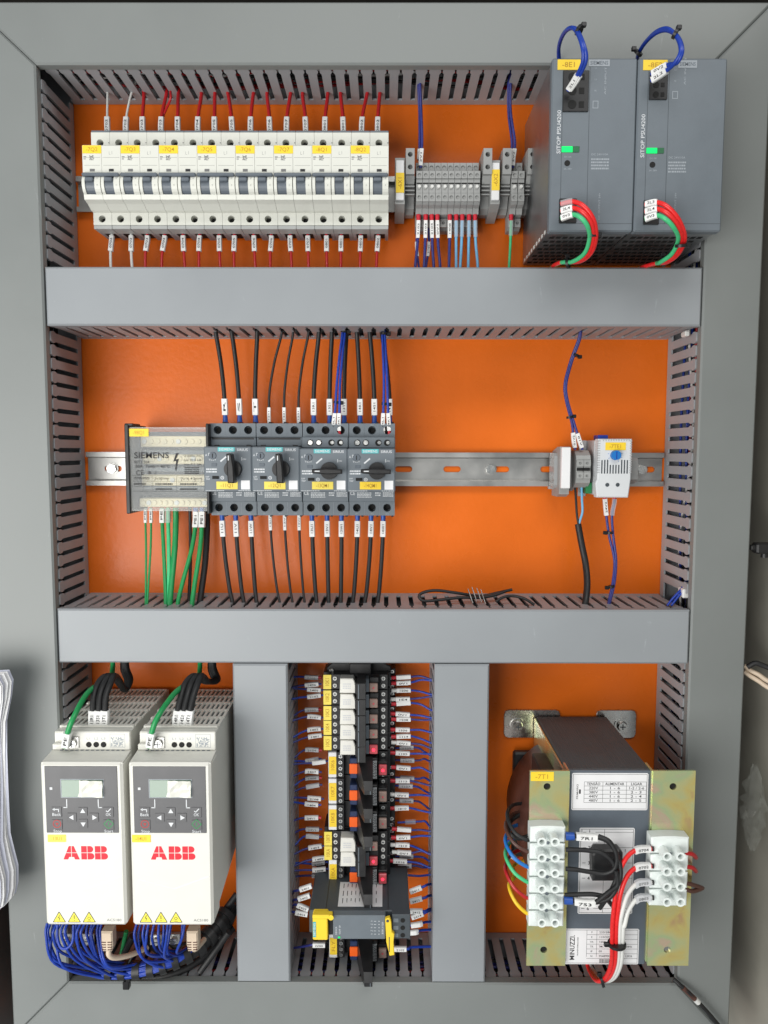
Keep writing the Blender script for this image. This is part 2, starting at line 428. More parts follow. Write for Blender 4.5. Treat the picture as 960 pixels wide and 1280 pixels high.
def qr_blocks(b,x0,x1,y0,y1,z,n,rnd=random):
    w=(x1-x0)/n;h=(y1-y0)/n
    for i in range(n):
        for j in range(n):
            if rnd.random()<.5: b.rect(x0+i*w,x0+i*w+w*.96,y0+j*h,y0+j*h+h*.96,z)
    return b

# ================================================================ setting
def struct(name,b,m,label=None):
    o=obj(name,b,m); o['kind']='structure'
    if label: o['label']=label
    return o
struct('mounting_plate',B().box(-372,345,-620,402,-3,0),'orange')
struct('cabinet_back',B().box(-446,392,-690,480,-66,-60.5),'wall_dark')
struct('cabinet_wall_right',B().box(384,390,-680,470,-60,330),'wall_beige')
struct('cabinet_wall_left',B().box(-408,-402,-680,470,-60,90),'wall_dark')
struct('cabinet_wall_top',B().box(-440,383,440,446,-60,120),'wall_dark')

# ================================================================ wire ducts
XL,XR,YT,YB=-313.5,290.4,346.0,-527.5
PITCH_F=12.5
def finger_mesh(ax,sgn):
    """one finger of a slotted wall; ax = direction the wall runs along; sgn = side it faces"""
    pr=[(-4,10),(4,10),(4,60),(5.4,63),(5.4,66.5),(4.2,70),(-4.2,70),(-5.4,66.5),(-5.4,63),(-4,60)]
    b=B()
    if ax=='x': b.prism(pr,-.95,.95,'y')
    else:
        n=len(pr); v=[(a,p,q) for a in (-.95,.95) for p,q in pr]
        b.add(v,[(i,(i+1)%n,n+(i+1)%n,n+i) for i in range(n)]+[tuple(range(n))[::-1],tuple(range(n,2*n))])
    return mesh('finger',b,'duct')
FM={'x':finger_mesh('x',1),'y':finger_mesh('y',1)}
def duct(label,cover,cover_bev,walls,body,gaps=(),cover_mat='cover_frame'):
    """walls: (axis, fixed coordinate, from, to, slotted?)"""
    xs=[p[0] for p in cover]; ys=[p[1] for p in cover]
    t=thing('wire_duct',label,'cable duct',((min(xs)+max(xs))/2,(min(ys)+max(ys))/2,0),'grey slotted cable ducts')
    ox,oy=(min(xs)+max(xs))/2,(min(ys)+max(ys))/2
    obj('cover',B().prism([(p[0]-ox,p[1]-oy) for p in cover],70.6,80,'z',1.6),cover_mat,t)
    x0,x1,y0,y1=body
    obj('base',B().box(x0-ox,x1-ox,y0-oy,y1-oy,.3,1.8),'duct',t)
    for ax,c,f,g,sl in walls:
        if ax=='x': st=B().box(f-ox,g-ox,c-oy-.9,c-oy+.9,1.9,11 if sl else 70)
        else: st=B().box(c-ox-.9,c-ox+.9,f-oy,g-oy,1.9,11 if sl else 70)
        obj('wall_strip' if sl else 'side_wall',st,'duct',t)
        if sl:
            p=f+PITCH_F/2
            while p<g-4:
                if not any(a<p<b_ for a,b_ in gaps):
                    obj('finger',FM[ax],None,t,((p-ox,c-oy,0) if ax=='x' else (c-ox,p-oy,0)))
                p+=PITCH_F
    return t
OL,OR,OT,OB=-370.5,343.2,397.3,-584
wd1=(114.8,167.6); wd2=(-201.8,-149.6)
g_=.35
duct('long grey cable duct along the top, cover mitred at both ends',[(OL+g_,OT),(OR-g_,OT),(XR-g_,YT-2),(XL+g_,YT-2)],1.6,[('x',YT,XL+2,XR-2,True),('x',OT-3,OL,OR,False)],(OL+3,OR-3,YT,OT-3))
duct('tall grey cable duct along the left edge, cover mitred at both ends',[(OL,OT-g_),(XL-2+2,YT-2-g_),(XL,YB+2+g_),(OL,OB+g_)],1.6,[('y',XL,YB+3,YT-3,True),('y',OL+3,OB,OT,False)],(OL+3,XL,YB,YT),gaps=((wd1[0]-2,wd1[1]+2),(wd2[0]-2,wd2[1]+2)))
duct('tall grey cable duct along the right edge, cover mitred at both ends',[(OR,OT-g_),(OR,OB+g_),(XR,YB+2+g_),(XR,YT-2-g_)],1.6,[('y',XR,YB+3,YT-3,True),('y',OR-3,OB,OT,False)],(XR,OR-3,YB,YT),gaps=((wd1[0]-6,wd1[1]+2),(wd2[0]-2,wd2[1]+10)))
duct('long grey cable duct along the bottom, below the transformer',[(OL+g_,OB),(XL+g_,YB+2),(XR-g_,YB+2),(OR-g_,OB)],1.6,[('x',YB,XL+2,XR-2,True),('x',OB+3,OL,OR,False)],(OL+3,OR-3,OB,YB))
def hduct(label,y0,y1,slot):
    return duct(label,[(XL+1.8,y0),(XR-1.2,y0),(XR-1.2,y1),(XL+1.8,y1)],1.6,[('x',y0+1.2,XL+2,XR-2,slot=='low'),('x',y1-1.2,XL+2,XR-2,slot=='up')],(XL+2,XR-2,y0,y1),cover_mat='cover')
hduct('horizontal grey cable duct between the circuit breaker row and the motor starters',wd1[0],wd1[1],'low')
hduct('horizontal grey cable duct between the motor starters and the drives',wd2[0],wd2[1],'up')
def vduct(label,x0,x1,slot):
    return duct(label,[(x0,YB+2.6),(x1,YB+2.6),(x1,wd2[0]-.9),(x0,wd2[0]-.9)],1.6,[('y',x0+1.2,YB+3,wd2[0]-3,slot=='l'),('y',x1-1.2,YB+3,wd2[0]-3,slot=='r')],(x0,x1,YB+3,wd2[0]-3),cover_mat='cover')
vduct('short upright grey cable duct between the drives and the relays',-145.8,-93.4,'r')
vduct('short upright grey cable duct between the relays and the transformer',47.4,99.6,'l')

# wires packed inside the ducts, seen through the slots
def packed(label,p0,p1,wx,cols,nw,seed):
    rnd=random.Random(seed); d=Vector(p1)-Vector(p0); sd=Vector((d.y,-d.x,0)).normalized()
    groups={}
    for i in range(nw):
        off=rnd.uniform(-wx,wx); z=rnd.uniform(8,60); b=groups.setdefault(rnd.choice(cols),B()); pts=[]
        for j in range(9):
            q=Vector(p0)+d*(j/8)+sd*(off+rnd.uniform(-5,5)); q.z=max(6,min(64,z+rnd.uniform(-9,9)))
            if j in (0,8): pass
            pts.append(q)
        b.tube(spline(pts,4),rnd.uniform(1.0,1.7),6)
    t=None
    for mt,b in groups.items():
        if t is None: t=obj('duct_wires',b,mt); t['kind']='stuff'; t['label']=label; t['category']='wires'
        else:
            o=obj('wire_bundle',b,mt,t); o['kind']='stuff'
packed('tangle of red, black and white wires inside the top duct',(-300,370,0),(285,370,0),17,['red','black','black','whitewire','rubber','red'],26,1)
packed('wires packed inside the right hand duct',(317,330,0),(317,-510,0),18,['red','black','blue_purple','rubber','whitewire','blue','black'],40,2)
packed('dark wires inside the left hand duct',(-342,330,0),(-342,-510,0),16,['black','rubber','black'],16,3)
packed('wires inside the duct under the circuit breakers',(-300,141,0),(285,141,0),17,['red','black','blue_purple','rubber'],24,4)
packed('black wires inside the duct under the motor starters',(-300,-176,0),(285,-176,0),17,['black','rubber','black','green'],22,5)
packed('red, blue and black wires inside the bottom duct',(-300,-556,0),(285,-556,0),18,['black','rubber','red','black','blue_purple'],30,6)
packed('blue wires inside the upright duct left of the relays',(-120,-215,0),(-120,-515,0),15,['blue_purple','blue','black'],24,7)
packed('blue wires inside the upright duct right of the relays',(73,-215,0),(73,-515,0),15,['blue','blue_purple','black'],24,8)

# ================================================================ rails
def rail(label,x0,x1,yc,slots):
    t=thing('mounting_rail',label,'rail',((x0+x1)/2,yc,0),'steel mounting rails'); ox=(x0+x1)/2
    h=17.3
    for s in (1,-1):
        pr=[(s*h,7.5),(s*h,6.4),(s*(h-4.2),6.4),(s*(h-5.2),1.4),(s*(h-5.2),.3),(s*(h-6.3),.3),(s*(h-6.3),1.6),(s*(h-5),7.5)]
        if s<0: pr=pr[::-1]
        obj('flange',B().prism(pr,x0-ox,x1-ox,'x'),'steel',t)
    b=B(); hw=3.1; hl=9
    edges=sorted(slots); x=x0
    y0,y1=-(h-6.2),(h-6.2)
    for s in edges+[None]:
        e=(s-hl) if s is not None else x1
        if e>x: b.box(x-ox,e-ox,y0,y1,.3,1.5)
        if s is None: break
        # web around an oblong slot
        for sg in (1,-1):
            arc=[(s+hl-hw+hw*math.cos(a),sg*hw*math.sin(a)) for a in [k*math.pi/12 for k in range(0,7)]]
            arc+=[(s-hl+hw-hw*math.sin(a),sg*hw*math.cos(a)) for a in [k*math.pi/12 for k in range(0,7)]]
            pl=[(s+hl,sg*y1)]+[(s+hl,0)]+arc[1:-1]+[(s-hl,0),(s-hl,sg*y1)]
            b.prism([(p[0]-ox,p[1]) for p in pl],.3,1.5,'z')
        x=s+hl
    obj('web',b,'steel',t); return t
rail('steel mounting rail behind the circuit breaker row',XL+3,XR-3,256.5,[])
rail('slotted steel mounting rail across the middle section',XL+4,XR-3,-18.5,[-283.5+50.4*k for k in range(0,12)])
def bolt(label,u,v,yc):
    x,y=at(u,v,3); t=thing('hex_bolt',label,'bolt',(x,yc,1.5),'bolts in the middle rail')
    obj('washer',B().cyl((0,0,0),(0,0,.9),6.4,n=22),'steel',t)
    obj('head',B().cyl((0,0,.9),(0,0,4.4),5.4,5.1,6),'screw',t)
bolt('hex bolt in the middle rail near the left duct',140,585,-18.5)
bolt('hex bolt in the middle rail right of the motor starters',613,587,-18.5)
bolt('hex bolt in the middle rail just right of the thermostat',802,588,-18.5)

# ================================================================ two-pole circuit breakers
PW=17.58
def make_breaker():
    t=thing('circuit_breaker','x','circuit breaker',(0,0,0),'row of two-pole circuit breakers')
    for k in range(2):
        x0=k*PW+.12; x1=(k+1)*PW-.12; cx=(x0+x1)/2
        prof=[(43,6),(43,37.5),(23,37.5),(23,67),(22,68),(-3.5,68),(-4.5,63),(-20,63),(-21,67.5),(-25.2,66.4),(-26.8,59),(-30.2,51),(-30.7,46.2),(-31,37.5),(-42,37.5),(-42,6)]
        obj('body',B().prism(prof,x0,x1,'x'),'ivory',t)
        obj('terminal_face',B().hole(x0,x1,23.4,43,37.6,46,3.35,cx-.4,33.4),'ivory',t)
        obj('terminal_face',B().hole(x0,x1,-42,-30.8,37.6,46.2,3.3,cx-.4,-36.4),'ivory',t)
        for y in (33.6,-36.4):
            obj('screw',B().cyl((cx-.4,y,38),(cx-.4,y,39.5),2.5,n=12),'hole',t)
        obj('cap',B().box(x0,x1,43.05,45,6,45.6,.3),'slate2',t)
        obj('lower_rail',B().box(x0,x1,-45.6,-42.1,30,45.9,.3),'lightgrey',t)
        b=B().box(x0,x0+3.6,-45.2,-42.1,7,29.9).box(x1-3.2,x1,-45.2,-42.1,7,29.9); obj('clamp_fin',b,'duct',t)
        obj('clamp',B().box(x0+3.7,x1-3.3,-44.6,-42.1,12,29.8),'hole',t)
        # toggle drum: ivory cheeks, slate lever between them
        dy=-12.2
        def arc(r,a0,a1,n): return [(dy+r*math.sin(a),64+r*.86*math.cos(a)) for a in [a0+(a1-a0)*i/n for i in range(n+1)]]
        ch=arc(9.8,-1.35,1.35,10)+[(dy+9,62.9),(dy-9,62.9)]
        obj('toggle_cheek',B().prism(ch,x0+.3,x0+3.0,'x'),'ivory',t)
        obj('toggle_cheek',B().prism(ch,x1-5.6,x1-.2,'x'),'ivory',t)
        lv=arc(8.6,-1.3,1.3,10)+[(dy+8,62.9),(dy-8,62.9)]
        tg=obj('toggle',B().prism(lv,x0+3.1,x1-5.7,'x'),'toggle',t)
        obj('lever_ridge',B().box(x0+3.6,x1-6.2,dy+1,dy+4.6,71.2,74.2,.8),'toggle',tg)
        p=ink(B().text('0',x1-2.9,dy+4.3,72.35,1.5).text('1',x1-2.9,dy-2.2,72.85,1.5)); obj('position_marks',p,'ink_grey',t)
        b=ink(B().rect(x0+1.5,x1-1.5,4.6,4.8,68.06).rect(x0+.9,x1-.9,11.6,11.8,68.06).disc(x1-.7,33.6,46.07,.55,8))
        b.rect(cx-4.6,cx+3.6,-27.6,-27.5,55.9)
        if k==0: qr_blocks(b,cx-2.2,cx+2.2,9.3,13.6,68.07,7); b.rect(x0+1,x0+3.6,11.9,12.6,68.08).rect(x0+1,x0+3,10,10.7,68.08)
        else: b.line((cx-1.6,17),(cx-1.6,14.4),68.07,.2).line((cx+1,17.5),(cx+1,14.4),68.07,.2).line((cx-1.6,14.4),(cx-.2,14.4),68.07,.2)
        obj('print_marks',b,'ink_grey',t)
        obj('window',B().box(cx-2.1,cx+2.3,-.7,1.5,68.02,68.3),'ink' if k else 'ink_grey',t)
    obj('tie_bar',B().box(.5,2*PW-.5,-6.4,-3.2,64,73.2,1),'toggle',t)
    return t
bx0,_=at(113.5,165,46); tags=['-7Q2','-7Q3','-7Q4','-7Q5','-7Q6','-7Q7','-8Q1','-8Q2']
brk=make_breaker()
for i,tx in enumerate(tags):
    lab='white two-pole circuit breaker with yellow tag reading '+tx
    loc=(bx0+i*2*PW,256.7,0)
    if i==0: brk.location=W3(loc); brk['label']=lab; b0=brk; allb=[brk]
    else: allb.append(dup(b0,loc,lab))
for o,tx in zip(allb,tags): yellow_tag(o,tx,.4,PW+.2,15.2,22.3,68.05)
# wires above and below the breakers
tops=[(134,130),(157,161),(178,176),(201,205),(222,220),(247,249),(268,266),(290,282),(313,315),(337,332),(358,362),(382,377),(406,409),(429,425),(452,459),(472,475)]
nums=['0702','0702','0703','0703','0704','0704','0705','0705','0706','0706','0707','0707','0801','0801','0802','0802']
for i,(us,ut) in enumerate(tops):
    m='whitewire' if i<2 else 'red'; xs,_=at(us,152,30); xt,_=at(ut,113,35)
    nm=('white' if i<2 else 'red')
    j=i if i<2 else i-2
    wire(f'{ORD[j]} {nm} wire from the left rising from the circuit breaker tops to the duct',[(xs,300.5,28),(xs,310,30),(xs*.8+xt*.2,324,29),(xt,346,26),(xt+random.uniform(-6,6),362,22)],1.15 if i<2 else 1.75,m,[(3,20.5,nums[i],'sleeve',2.6)],group='wires above the circuit breakers')
bots=[140,164,184,206,229,250,274,293,317,339,363,385,408,427,451,473]
bend=[139,166,182,202,232,249,276,293,320,338,365,386,409,426,450,470]
for i,us in enumerate(bots):
    m='whitewire' if i<2 else 'red'; xs,_=at(us,305,28); xe,_=at(bend[i],332,24)
    nm=('white' if i<2 else 'red'); j=i if i<2 else i-2
    dz=random.uniform(-1.5,1.5)
    wire(f'{ORD[j]} {nm} wire from the left dropping below the circuit breakers',[(xs,212.5,27),(xs+dz*.4,206,28),(xs*.4+xe*.6,192,28),(xe,172,25),(xe,160,24)],1.4,m,[(2.6,17.6,nums[i],'sleeve',2.4)],[(0,2.6,'ferrule_red' if i>1 else 'whitewire',1.7)],group='wires below the circuit breakers')
wire('short second red wire doubled behind the fourth breaker pole',[a3(203,148,27),a3(206,140,29),a3(213,124,40),a3(213,114,40)],1.2,'red',group='wires above the circuit breakers')

# ================================================================ terminal strip beside the breakers
def end_clamp(label,u0,u1,v0,v1):
    x0,y1=at(u0,v0,38); x1,_=at(u1,v0,38); _,y0=at(u0,v1,10); xm=(x0+x1)/2
    t=thing('end_clamp',label,'terminal clamp',(xm,256.5,7.5),'grey end clamps on the terminal strip'); hw=(x1-x0)/2
    yt=y1-256.5; yb=y0-256.5
    pr=[(yt,4),(yt,32),(yt-24,34),(yt-30,30),(yb+22,26),(yb+4,16),(yb,10),(yb,0),(yt-6,0)]
    obj('body',B().prism(pr,-hw,hw,'x'),'termgrey',t)
    obj('head_block',B().hole(-hw+.1,hw-.1,yt-12,yt-.4,32.1,38.5,2.3,0,yt-6).hole(-hw+.1,hw-.1,yt-24,yt-12,33.3,38.5,2.3,0,yt-17.5),'termgrey',t)
    b=B()
    for k in range(3): b.box(-hw-.25,hw+.25,yt-33-k*3.4,yt-32-k*3.4,24,31-k*1.2)
    obj('rib',b,'termgrey',t); return t
end_clamp('grey end clamp left of the ten-way terminal strip',507,518,189,272)
end_clamp('grey end clamp right of the ten-way terminal strip',603,614,189,272)
end_clamp('grey end clamp left of the pair of terminals',627,638,189,272)
end_clamp('grey end clamp right of the pair of terminals, beside the power supply',658,670,189,272)
def marker(label,u0,u1,v0,v1,tx,va,vb):
    x0,y1=at(u0,v0,44); x1,y0=at(u1,v1,44); t=thing('terminal_marker',label,'marker',((x0+x1)/2,y0,7.5)); hw=(x1-x0)/2; H=y1-y0
    obj('holder',B().prism([(H,20),(H,34),(0,34),(-4,22),(-8,0),(H-8,0)],-hw,hw,'x'),'termgrey',t)
    obj('strip',B().box(-hw+.8,hw-.8,3,H-3,34.1,36.5,.4),'paper',t)
    _,ya=at(u0,va,44); _,yb=at(u0,vb,44)
    yellow_tag(t,tx,-hw+.7,hw-.7,yb-y0,ya-y0,36.6,math.pi/2)
marker('upright white marker with yellow tag, left of the ten-way terminal strip',494,506,196,254,'-6X1',216,241)
marker('upright white marker with yellow tag, between the two terminal groups',614,625,199,254,'-6X2',212,238)
def make_terminal():
    t=thing('terminal_block','x','terminal',(0,0,0),'grey terminal blocks'); h=3.0
    pr=[(29,7),(29,24),(28,27),(17.5,28),(17,39),(15.5,41),(-13,41),(-14.5,39),(-16,33),(-21,31),(-22,22),(-31,21),(-33,18),(-33,7)]
    obj('body',B().prism(pr,-h+.1,h-.1,'x'),'termgrey',t)
    obj('upper_face',B().hole(-h+.12,h-.12,9,15.6,41.05,42.6,1.8,0,11.8).hole(-h+.12,h-.12,-12.5,-5.2,41.05,42.6,1.8,0,-8.7).hole(-h+.12,h-.12,18.2,28,28.1,29.5,2.0,0,23.5),'termgrey',t)
    obj('test_point',B().cyl((0,1.4,41),(0,1.4,43.2),1.75,1.5,12),'whitewire',t)
    obj('bridge_slot',B().box(-h+.3,h-.3,4.1,5.2,41.02,41.35),'hole',t)
    obj('lower_face',B().hole(-h+.12,h-.12,-31,-23,21.3,24.2,1.5,0,-27),'termgrey',t)
    return t
tb=make_terminal(); first=True
us=[524.5+8.05*k for k in range(10)]
for k,u in enumerate(us+[644,652.5]):
    x,_=at(u,222,45); 
    lab=(f'{ORD[k]} grey terminal from the left in the ten-way strip' if k<10 else ('left' if k==10 else 'right')+' one of the pair of grey terminals near the power supply')
    loc=(x,250.5,0)
    if first: tb.location=W3(loc); tb['label']=lab; first=False
    else: dup(tb,loc,lab)
ty=250.5
def twire(label,u,v0,v1,m,us_=None,sl=(),r=1.15,fer='ferrule_red'):
    x,_=at(u,250,26); x2,_=at(us_ or u,330,24)
    wire(label,[(x,ty-21,30),(x,ty-26,30),(x*.7+x2*.3,ty-48,29),(x2,ty-70,26),(x2,ty-86,20)],r+.25,m,sl,[(0,5.5,fer,2.3)],group='wires below the terminal strip')
for k,(u,m,e) in enumerate([(523,'blue_purple',519),(532,'blue_purple',530),(539.5,'blue_purple',542),(546.5,'blue_purple',550),(562,'blue_purple',561),(570,'lightblue',570),(577.5,'lightblue',575),(586,'lightblue',585),(593.5,'lightblue',597)]):
    if k<5: twire(f'{ORD[k]} dark blue wire from the left below the ten-way terminal strip',u,0,0,m,e,[(5.5,22,['2102','2103','2104','0V1','1408'][k])])
    else: twire(f'{ORD[k-5]} light blue wire from the left below the ten-way terminal strip',u,0,0,m,e,[(5.6,21,'','clear_sleeve',2.0)])
for k,(u,e) in enumerate([(521,524),(536,532)]):
    x,_=at(u,288,20); x2,_=at(e,330,20)
    wire(f'{ORD[k]} rear dark blue wire below the ten-way terminal strip, sleeve lower than its neighbours',[(x,ty-30,20),(x,ty-50,20),(x2,ty-72,20),(x2,ty-86,18)],1.1,'blue_purple',[(14,28,'2101')],group='wires below the terminal strip')
twire('green wire with red ferrule below the pair of terminals',638.5,0,0,'green_light',636,[(5.6,20,'','clear_sleeve')])
for u,ut,lab,g in ((526,525,'dark blue wire rising from the ten-way terminal strip','2V1'),(641.5,638,'dark blue wire rising from the pair of terminals','2V2')):
    x,_=at(u,192,34); x2,_=at(ut,110,44)
    wire(lab,[(x,ty+22,33),(x,ty+30,34),(x+1,ty+45,36),(x2+1.5,ty+72,38),(x2,346,44),(x2,358,44)],1.35,'blue_purple',[(2,17,g,'sleeve',2.1)])
    wire(lab+', rear one of the two',[(x-1.8,ty+30,30),(x-1.2,ty+45,33),(x2,ty+72,35),(x2-1.5,346,42),(x2,358,42)],1.2,'blue_purple',[(1,10,'','sleeve',1.8)])

# ================================================================ power supplies
def psu(label,ul,ur,tagt,g):
    xl,yt=at(ul,73,130); xr,_=at(ur,73,130); yb=184.6; yt=324; Wd=xr-xl-.5; H=yt-yb
    t=thing('power_supply',label,'power supply',(xl,yb,8),'pair of power supplies'); Z=122
    def q(u,v,z=130): a=at(u,v,z); return a[0]-xl,a[1]-yb
    obj('housing',B().box(.6,Wd-.6,2.5,H-1,0,Z-9,.8),'steel2',t)
    obj('front',B().box(0,Wd,0,H,Z-9,Z,1.2),'slate2',t)
    # ventilation slots underneath, staggered
    b=B()
    for r in range(8):
        for c in range(11):
            x=3+(c+.5*(r%2))*5.8
            if x+4<Wd-1: b.box(x,x+4.2,1.9,2.6,10+r*12,16+r*12)
    o=obj('vent_slots',b,'hole',t); o['kind']='stuff'
    obj('bottom_grille',B().box(.8,Wd-.8,2.1,2.45,3,Z-10),'steel2',t)
    b=B()
    for r in range(9): b.box(.35,.75,3.2,6.2,8+r*11.5,13+r*11.5)
    o=obj('vent_slots',b,'whitewire' if ul<700 else 'hole',t); o['kind']='stuff'
    gl=[q(g['g1'],180)[0],q(g['g2'],180)[0]]
    b=ink(B())
    for x in gl: b.rect(x-.22,x+.22,6.5,H-1,Z+.05)
    b.rect(gl[0],Wd-1,6.3,6.7,Z+.05); obj('panel_groove',b,'slate3',t)
    a0=q(*g['tag'][:2]);a1=q(*g['tag'][2:]); yellow_tag(t,tagt,a0[0],a1[0],a1[1],a0[1],Z+.06)
    a0=q(*g['brand'][:2]);a1=q(*g['brand'][2:])
    pl=obj('brand_plate',B().box(a0[0],a1[0],a1[1],a0[1],Z+.02,Z+.3),'ink_dim',t)
    obj('lettering',ink(B().text('SIEMENS',(a0[0]+a1[0])/2,(a0[1]+a1[1])/2,Z+.36,2.9,(a1[0]-a0[0])*.86,bold=1)),'slate',pl)
    a0=q(*g['con'][:2]);a1=q(*g['con'][2:]); nrow=g['rows']
    co=obj('input_connector',B().box(a0[0],a1[0],a1[1],a0[1],Z-1,Z+1.2,.4),'black',t)
    b=B(); hh=(a0[1]-a1[1])/nrow
    for r in range(nrow):
        yy=a1[1]+hh*(r+.5); b.cyl((a0[0]+(a1[0]-a0[0])*.36,yy,Z+1.21),(a0[0]+(a1[0]-a0[0])*.36,yy,Z+1.45),hh*.33,n=14); b.box(a0[0]+(a1[0]-a0[0])*.62,a0[0]+(a1[0]-a0[0])*.82,yy-hh*.22,yy+hh*.22,Z+1.21,Z+1.45)
    obj('clamp_openings',b,'hole',co)
    a0=q(*g['out'][:2]);a1=q(*g['out'][2:])
    obj('output_connector',B().box(a0[0],a1[0],a1[1],a0[1],Z-1,Z+1.2,.4),'black',t)
    p=q(*g['sitop']); obj('lettering',ink(B().text('SITOP PSU4200',p[0],p[1],Z+.08,3.1,35,math.pi/2)),'ink_white',t)
    a0=q(*g['led'][:2]);a1=q(*g['led'][2:]); xm=a0[0]+(a1[0]-a0[0])*.62
    obj('status_light',B().box(a0[0],xm,a1[1],a0[1],Z+.02,Z+.6,.2),'led_green',t); obj('status_light_unlit',B().box(xm+.05,a1[0],a1[1],a0[1],Z+.02,Z+.6,.2),'led_off',t)
    p=q(*g['pot']); obj('voltage_dial',B().cyl((p[0],p[1],Z+.02),(p[0],p[1],Z+.3),2.4,n=16),'hole',t)
    b=ink(B()); b.text('DC OK',p[0]+.5,p[1]+5.2,Z+.07,1.3,6).text('24..28V',p[0]+.5,p[1]-4.6,Z+.07,1.3,7)
    a0=q(*g['prt']); scribble(b,a0[0],a0[0]+15,a0[1]-10,a0[1],Z+.07,4); b.text('DC 24V/10A',a0[0]+7,a0[1]+2.6,Z+.07,1.6,14)
    obj('print_marks',b,'ink_dim',t)
    b=ink(B()); a0=q(*g['prt2']); b.frame(a0[0],a0[0]+4.6,a0[1]-6,a0[1],Z+.07,.5); b.text('AC INPUT',a0[0]+10,a0[1]+16,Z+.07,1.5,22,math.pi/2)
    a0=q(*g['prt3']); b.text('DC OUTPUT 24V',a0[0],a0[1],Z+.07,1.4,22,math.pi/2); 
    for k in range(3): b.text('L'+str(k+1) if k<2 else 'PE',q(*g['prt2'])[0]+2,q(*g['prt2'])[1]+26-k*9,Z+.07,1.3)
    obj('print_marks',b,'ink_dim',t)
    return t
psu('left slate grey power supply with yellow tag -8E1 and a lit green light',690.5,798,'-8E1',dict(g1=702,g2=735.5,tag=(697,74.5,725.5,87.5),brand=(736,74.5,762,83),con=(704,88.5,735,140),rows=3,out=(699,248.5,720,279),sitop=(698.5,165),led=(702,183,724,190.5),pot=(709,204),prt=(739,197),prt2=(741,126),prt3=(749,258)))
psu('right slate grey power supply with yellow tag -8E2 beside the right duct',798.3,910.5,'-8E2',dict(g1=808,g2=834,tag=(804,75,834,88),brand=(848,75.5,871,85),con=(812,89,833.5,125),rows=3,out=(804.5,250.5,823,281),sitop=(803.5,170),led=(808,185,829.5,192),pot=(815.5,206),prt=(835.5,201),prt2=(840.5,114),prt3=(844,258)))
# loops of wire on the power supplies
def loop(label,pts,r,m,sl,group):
    wire(label,[a3(*p) for p in pts],r,m,sl,group=group)
for k,dx in enumerate((0,4.5)):
    loop(['front','rear'][k]+' blue wire looping over the left power supply',[(710+dx*.4,113,136),(720+dx*.6,97,146),(729+dx*.8,75,158),(727+dx*.5,55,160),(719+dx*.3,37,150),(711-dx*.1,36,140),(703,45,120),(698.5,60,98),(698.5+dx*.2,78,80)],1.7,'blue',[(1,14,'0V1' if k else '2L1','sleeve',2.4)] ,'blue loops above the power supplies')
    loop(['front','rear'][k]+' blue wire looping over the right power supply',[(814,101-8*k,138),(832+dx*.3,89-7*k,148),(844+dx*.6,78,158),(851+dx*.4,63,162),(846+dx*.2,46,156),(834,36+dx*.4,145),(820,40+dx*.3,130),(806,54,108),(798,68,90),(796,80,70)],1.7,'blue',[(1,14,'0V2' if k else '2L2','sleeve',2.6)],'blue loops above the power supplies')
tie('black cable tie on the blue loop over the left power supply',a3(724,38,152),(.6,-.5,.3),4.2,(-1,0))
tie('upper black cable tie on the blue loop over the right power supply',a3(844,42,155),(.8,-.5,.2),4.0,(-1,0))
tie('lower black cable tie on the blue loop over the right power supply',a3(798,66,98),(-.4,-.5,-.6),4.0,(1,0))
for n_,(ou,ov) in enumerate(((0,0),(105,1))):
    side=['left','right'][n_]; e=[0,8][n_]
    for k,(m,dv,du) in enumerate((('red_bright',0,6),('red_bright',9,3),('green_light',18,-2))):
        loop(f'{["upper red","lower red","green"][k]} wire curling from the {side} power supply output',[(701+ou,255+dv+ov,140),(716+ou,252+dv*.9+ov,145),(727+ou+du*.5,258+dv*.8+ov,150),(736+ou+du+n_*2,275+dv*.4+ov,148),(739+ou+du+n_*6,297+ov,138),(733+ou+du+n_*4,316+ov,124),(718+ou+du+n_*4,327+ov,108),(702+ou+n_*14,328+ov,92),(690+ou+n_*6,334+ov,70),(684+ou,345,55)],1.9,m,[(.5,10,['2L3','2L4','0V3'][k])] if not(k==0 and n_==0) else [(.5,10,'','clear_sleeve')],'output wires of the power supplies')
    tie(f'upper black cable tie on the {side} power supply output wires',a3(740+ou+n_*6,294+ov+n_*12,138),(.1,-1,-.3),4.6,(-1,0))
    tie(f'lower black cable tie on the {side} power supply output wires',a3(710+ou+n_*14,329+ov-n_*3,100),(-1,-.1,-.6),4.6,(1,0))

# ================================================================ distribution block with clear cover
x0,y1=at(156,533,62); x1,y0=at(262,640,62); x1-=.6
t=thing('distribution_block','terminal distribution block under a clear plastic cover printed SIEMENS','distribution block',(x0,y0,7.5)); Wd=x1-x0; H=y1-y0
obj('base',B().box(1.5,Wd-1.5,4,H-4,0,12,1),'slate',t)
for a,b_ in ((-1.2,2.6),(Wd-2.2,Wd+.4)): 
    e=obj('end_plate',B().box(a,b_,-2,H+2,0,53,.6),'black',t); obj('clip',B().box(a,b_+(4 if a<0 else 0)-(0 if a<0 else 0),H+.5,H+3,30,52,.5),'black',e)
for r,(yy,zz,n) in enumerate(((H*.83,26,10),(H*.62,22,10),(H*.36,26,10),(H*.09,34,12))):
    bar=obj('terminal_bar',B().box(5,Wd-5,yy-(5.4 if r<3 else 4.2),yy+(5.4 if r<3 else 4.2),12.1,zz,.8),'cream',t)
    st=(Wd-18)/(n-1)
    for k in range(n):
        x=9+k*st; obj('clamp_screw',B().cyl((x,yy,zz+.1),(x,yy,zz+1.4),2.5,2.3,12),'cream' if (k*2+r)%5 else 'whitewire',bar)
for yy in (H*.7,H*.49,H*.27): obj('separator',B().box(6,Wd-6,yy-2.2,yy+2.2,12.1,24,.5),'slate2',t)
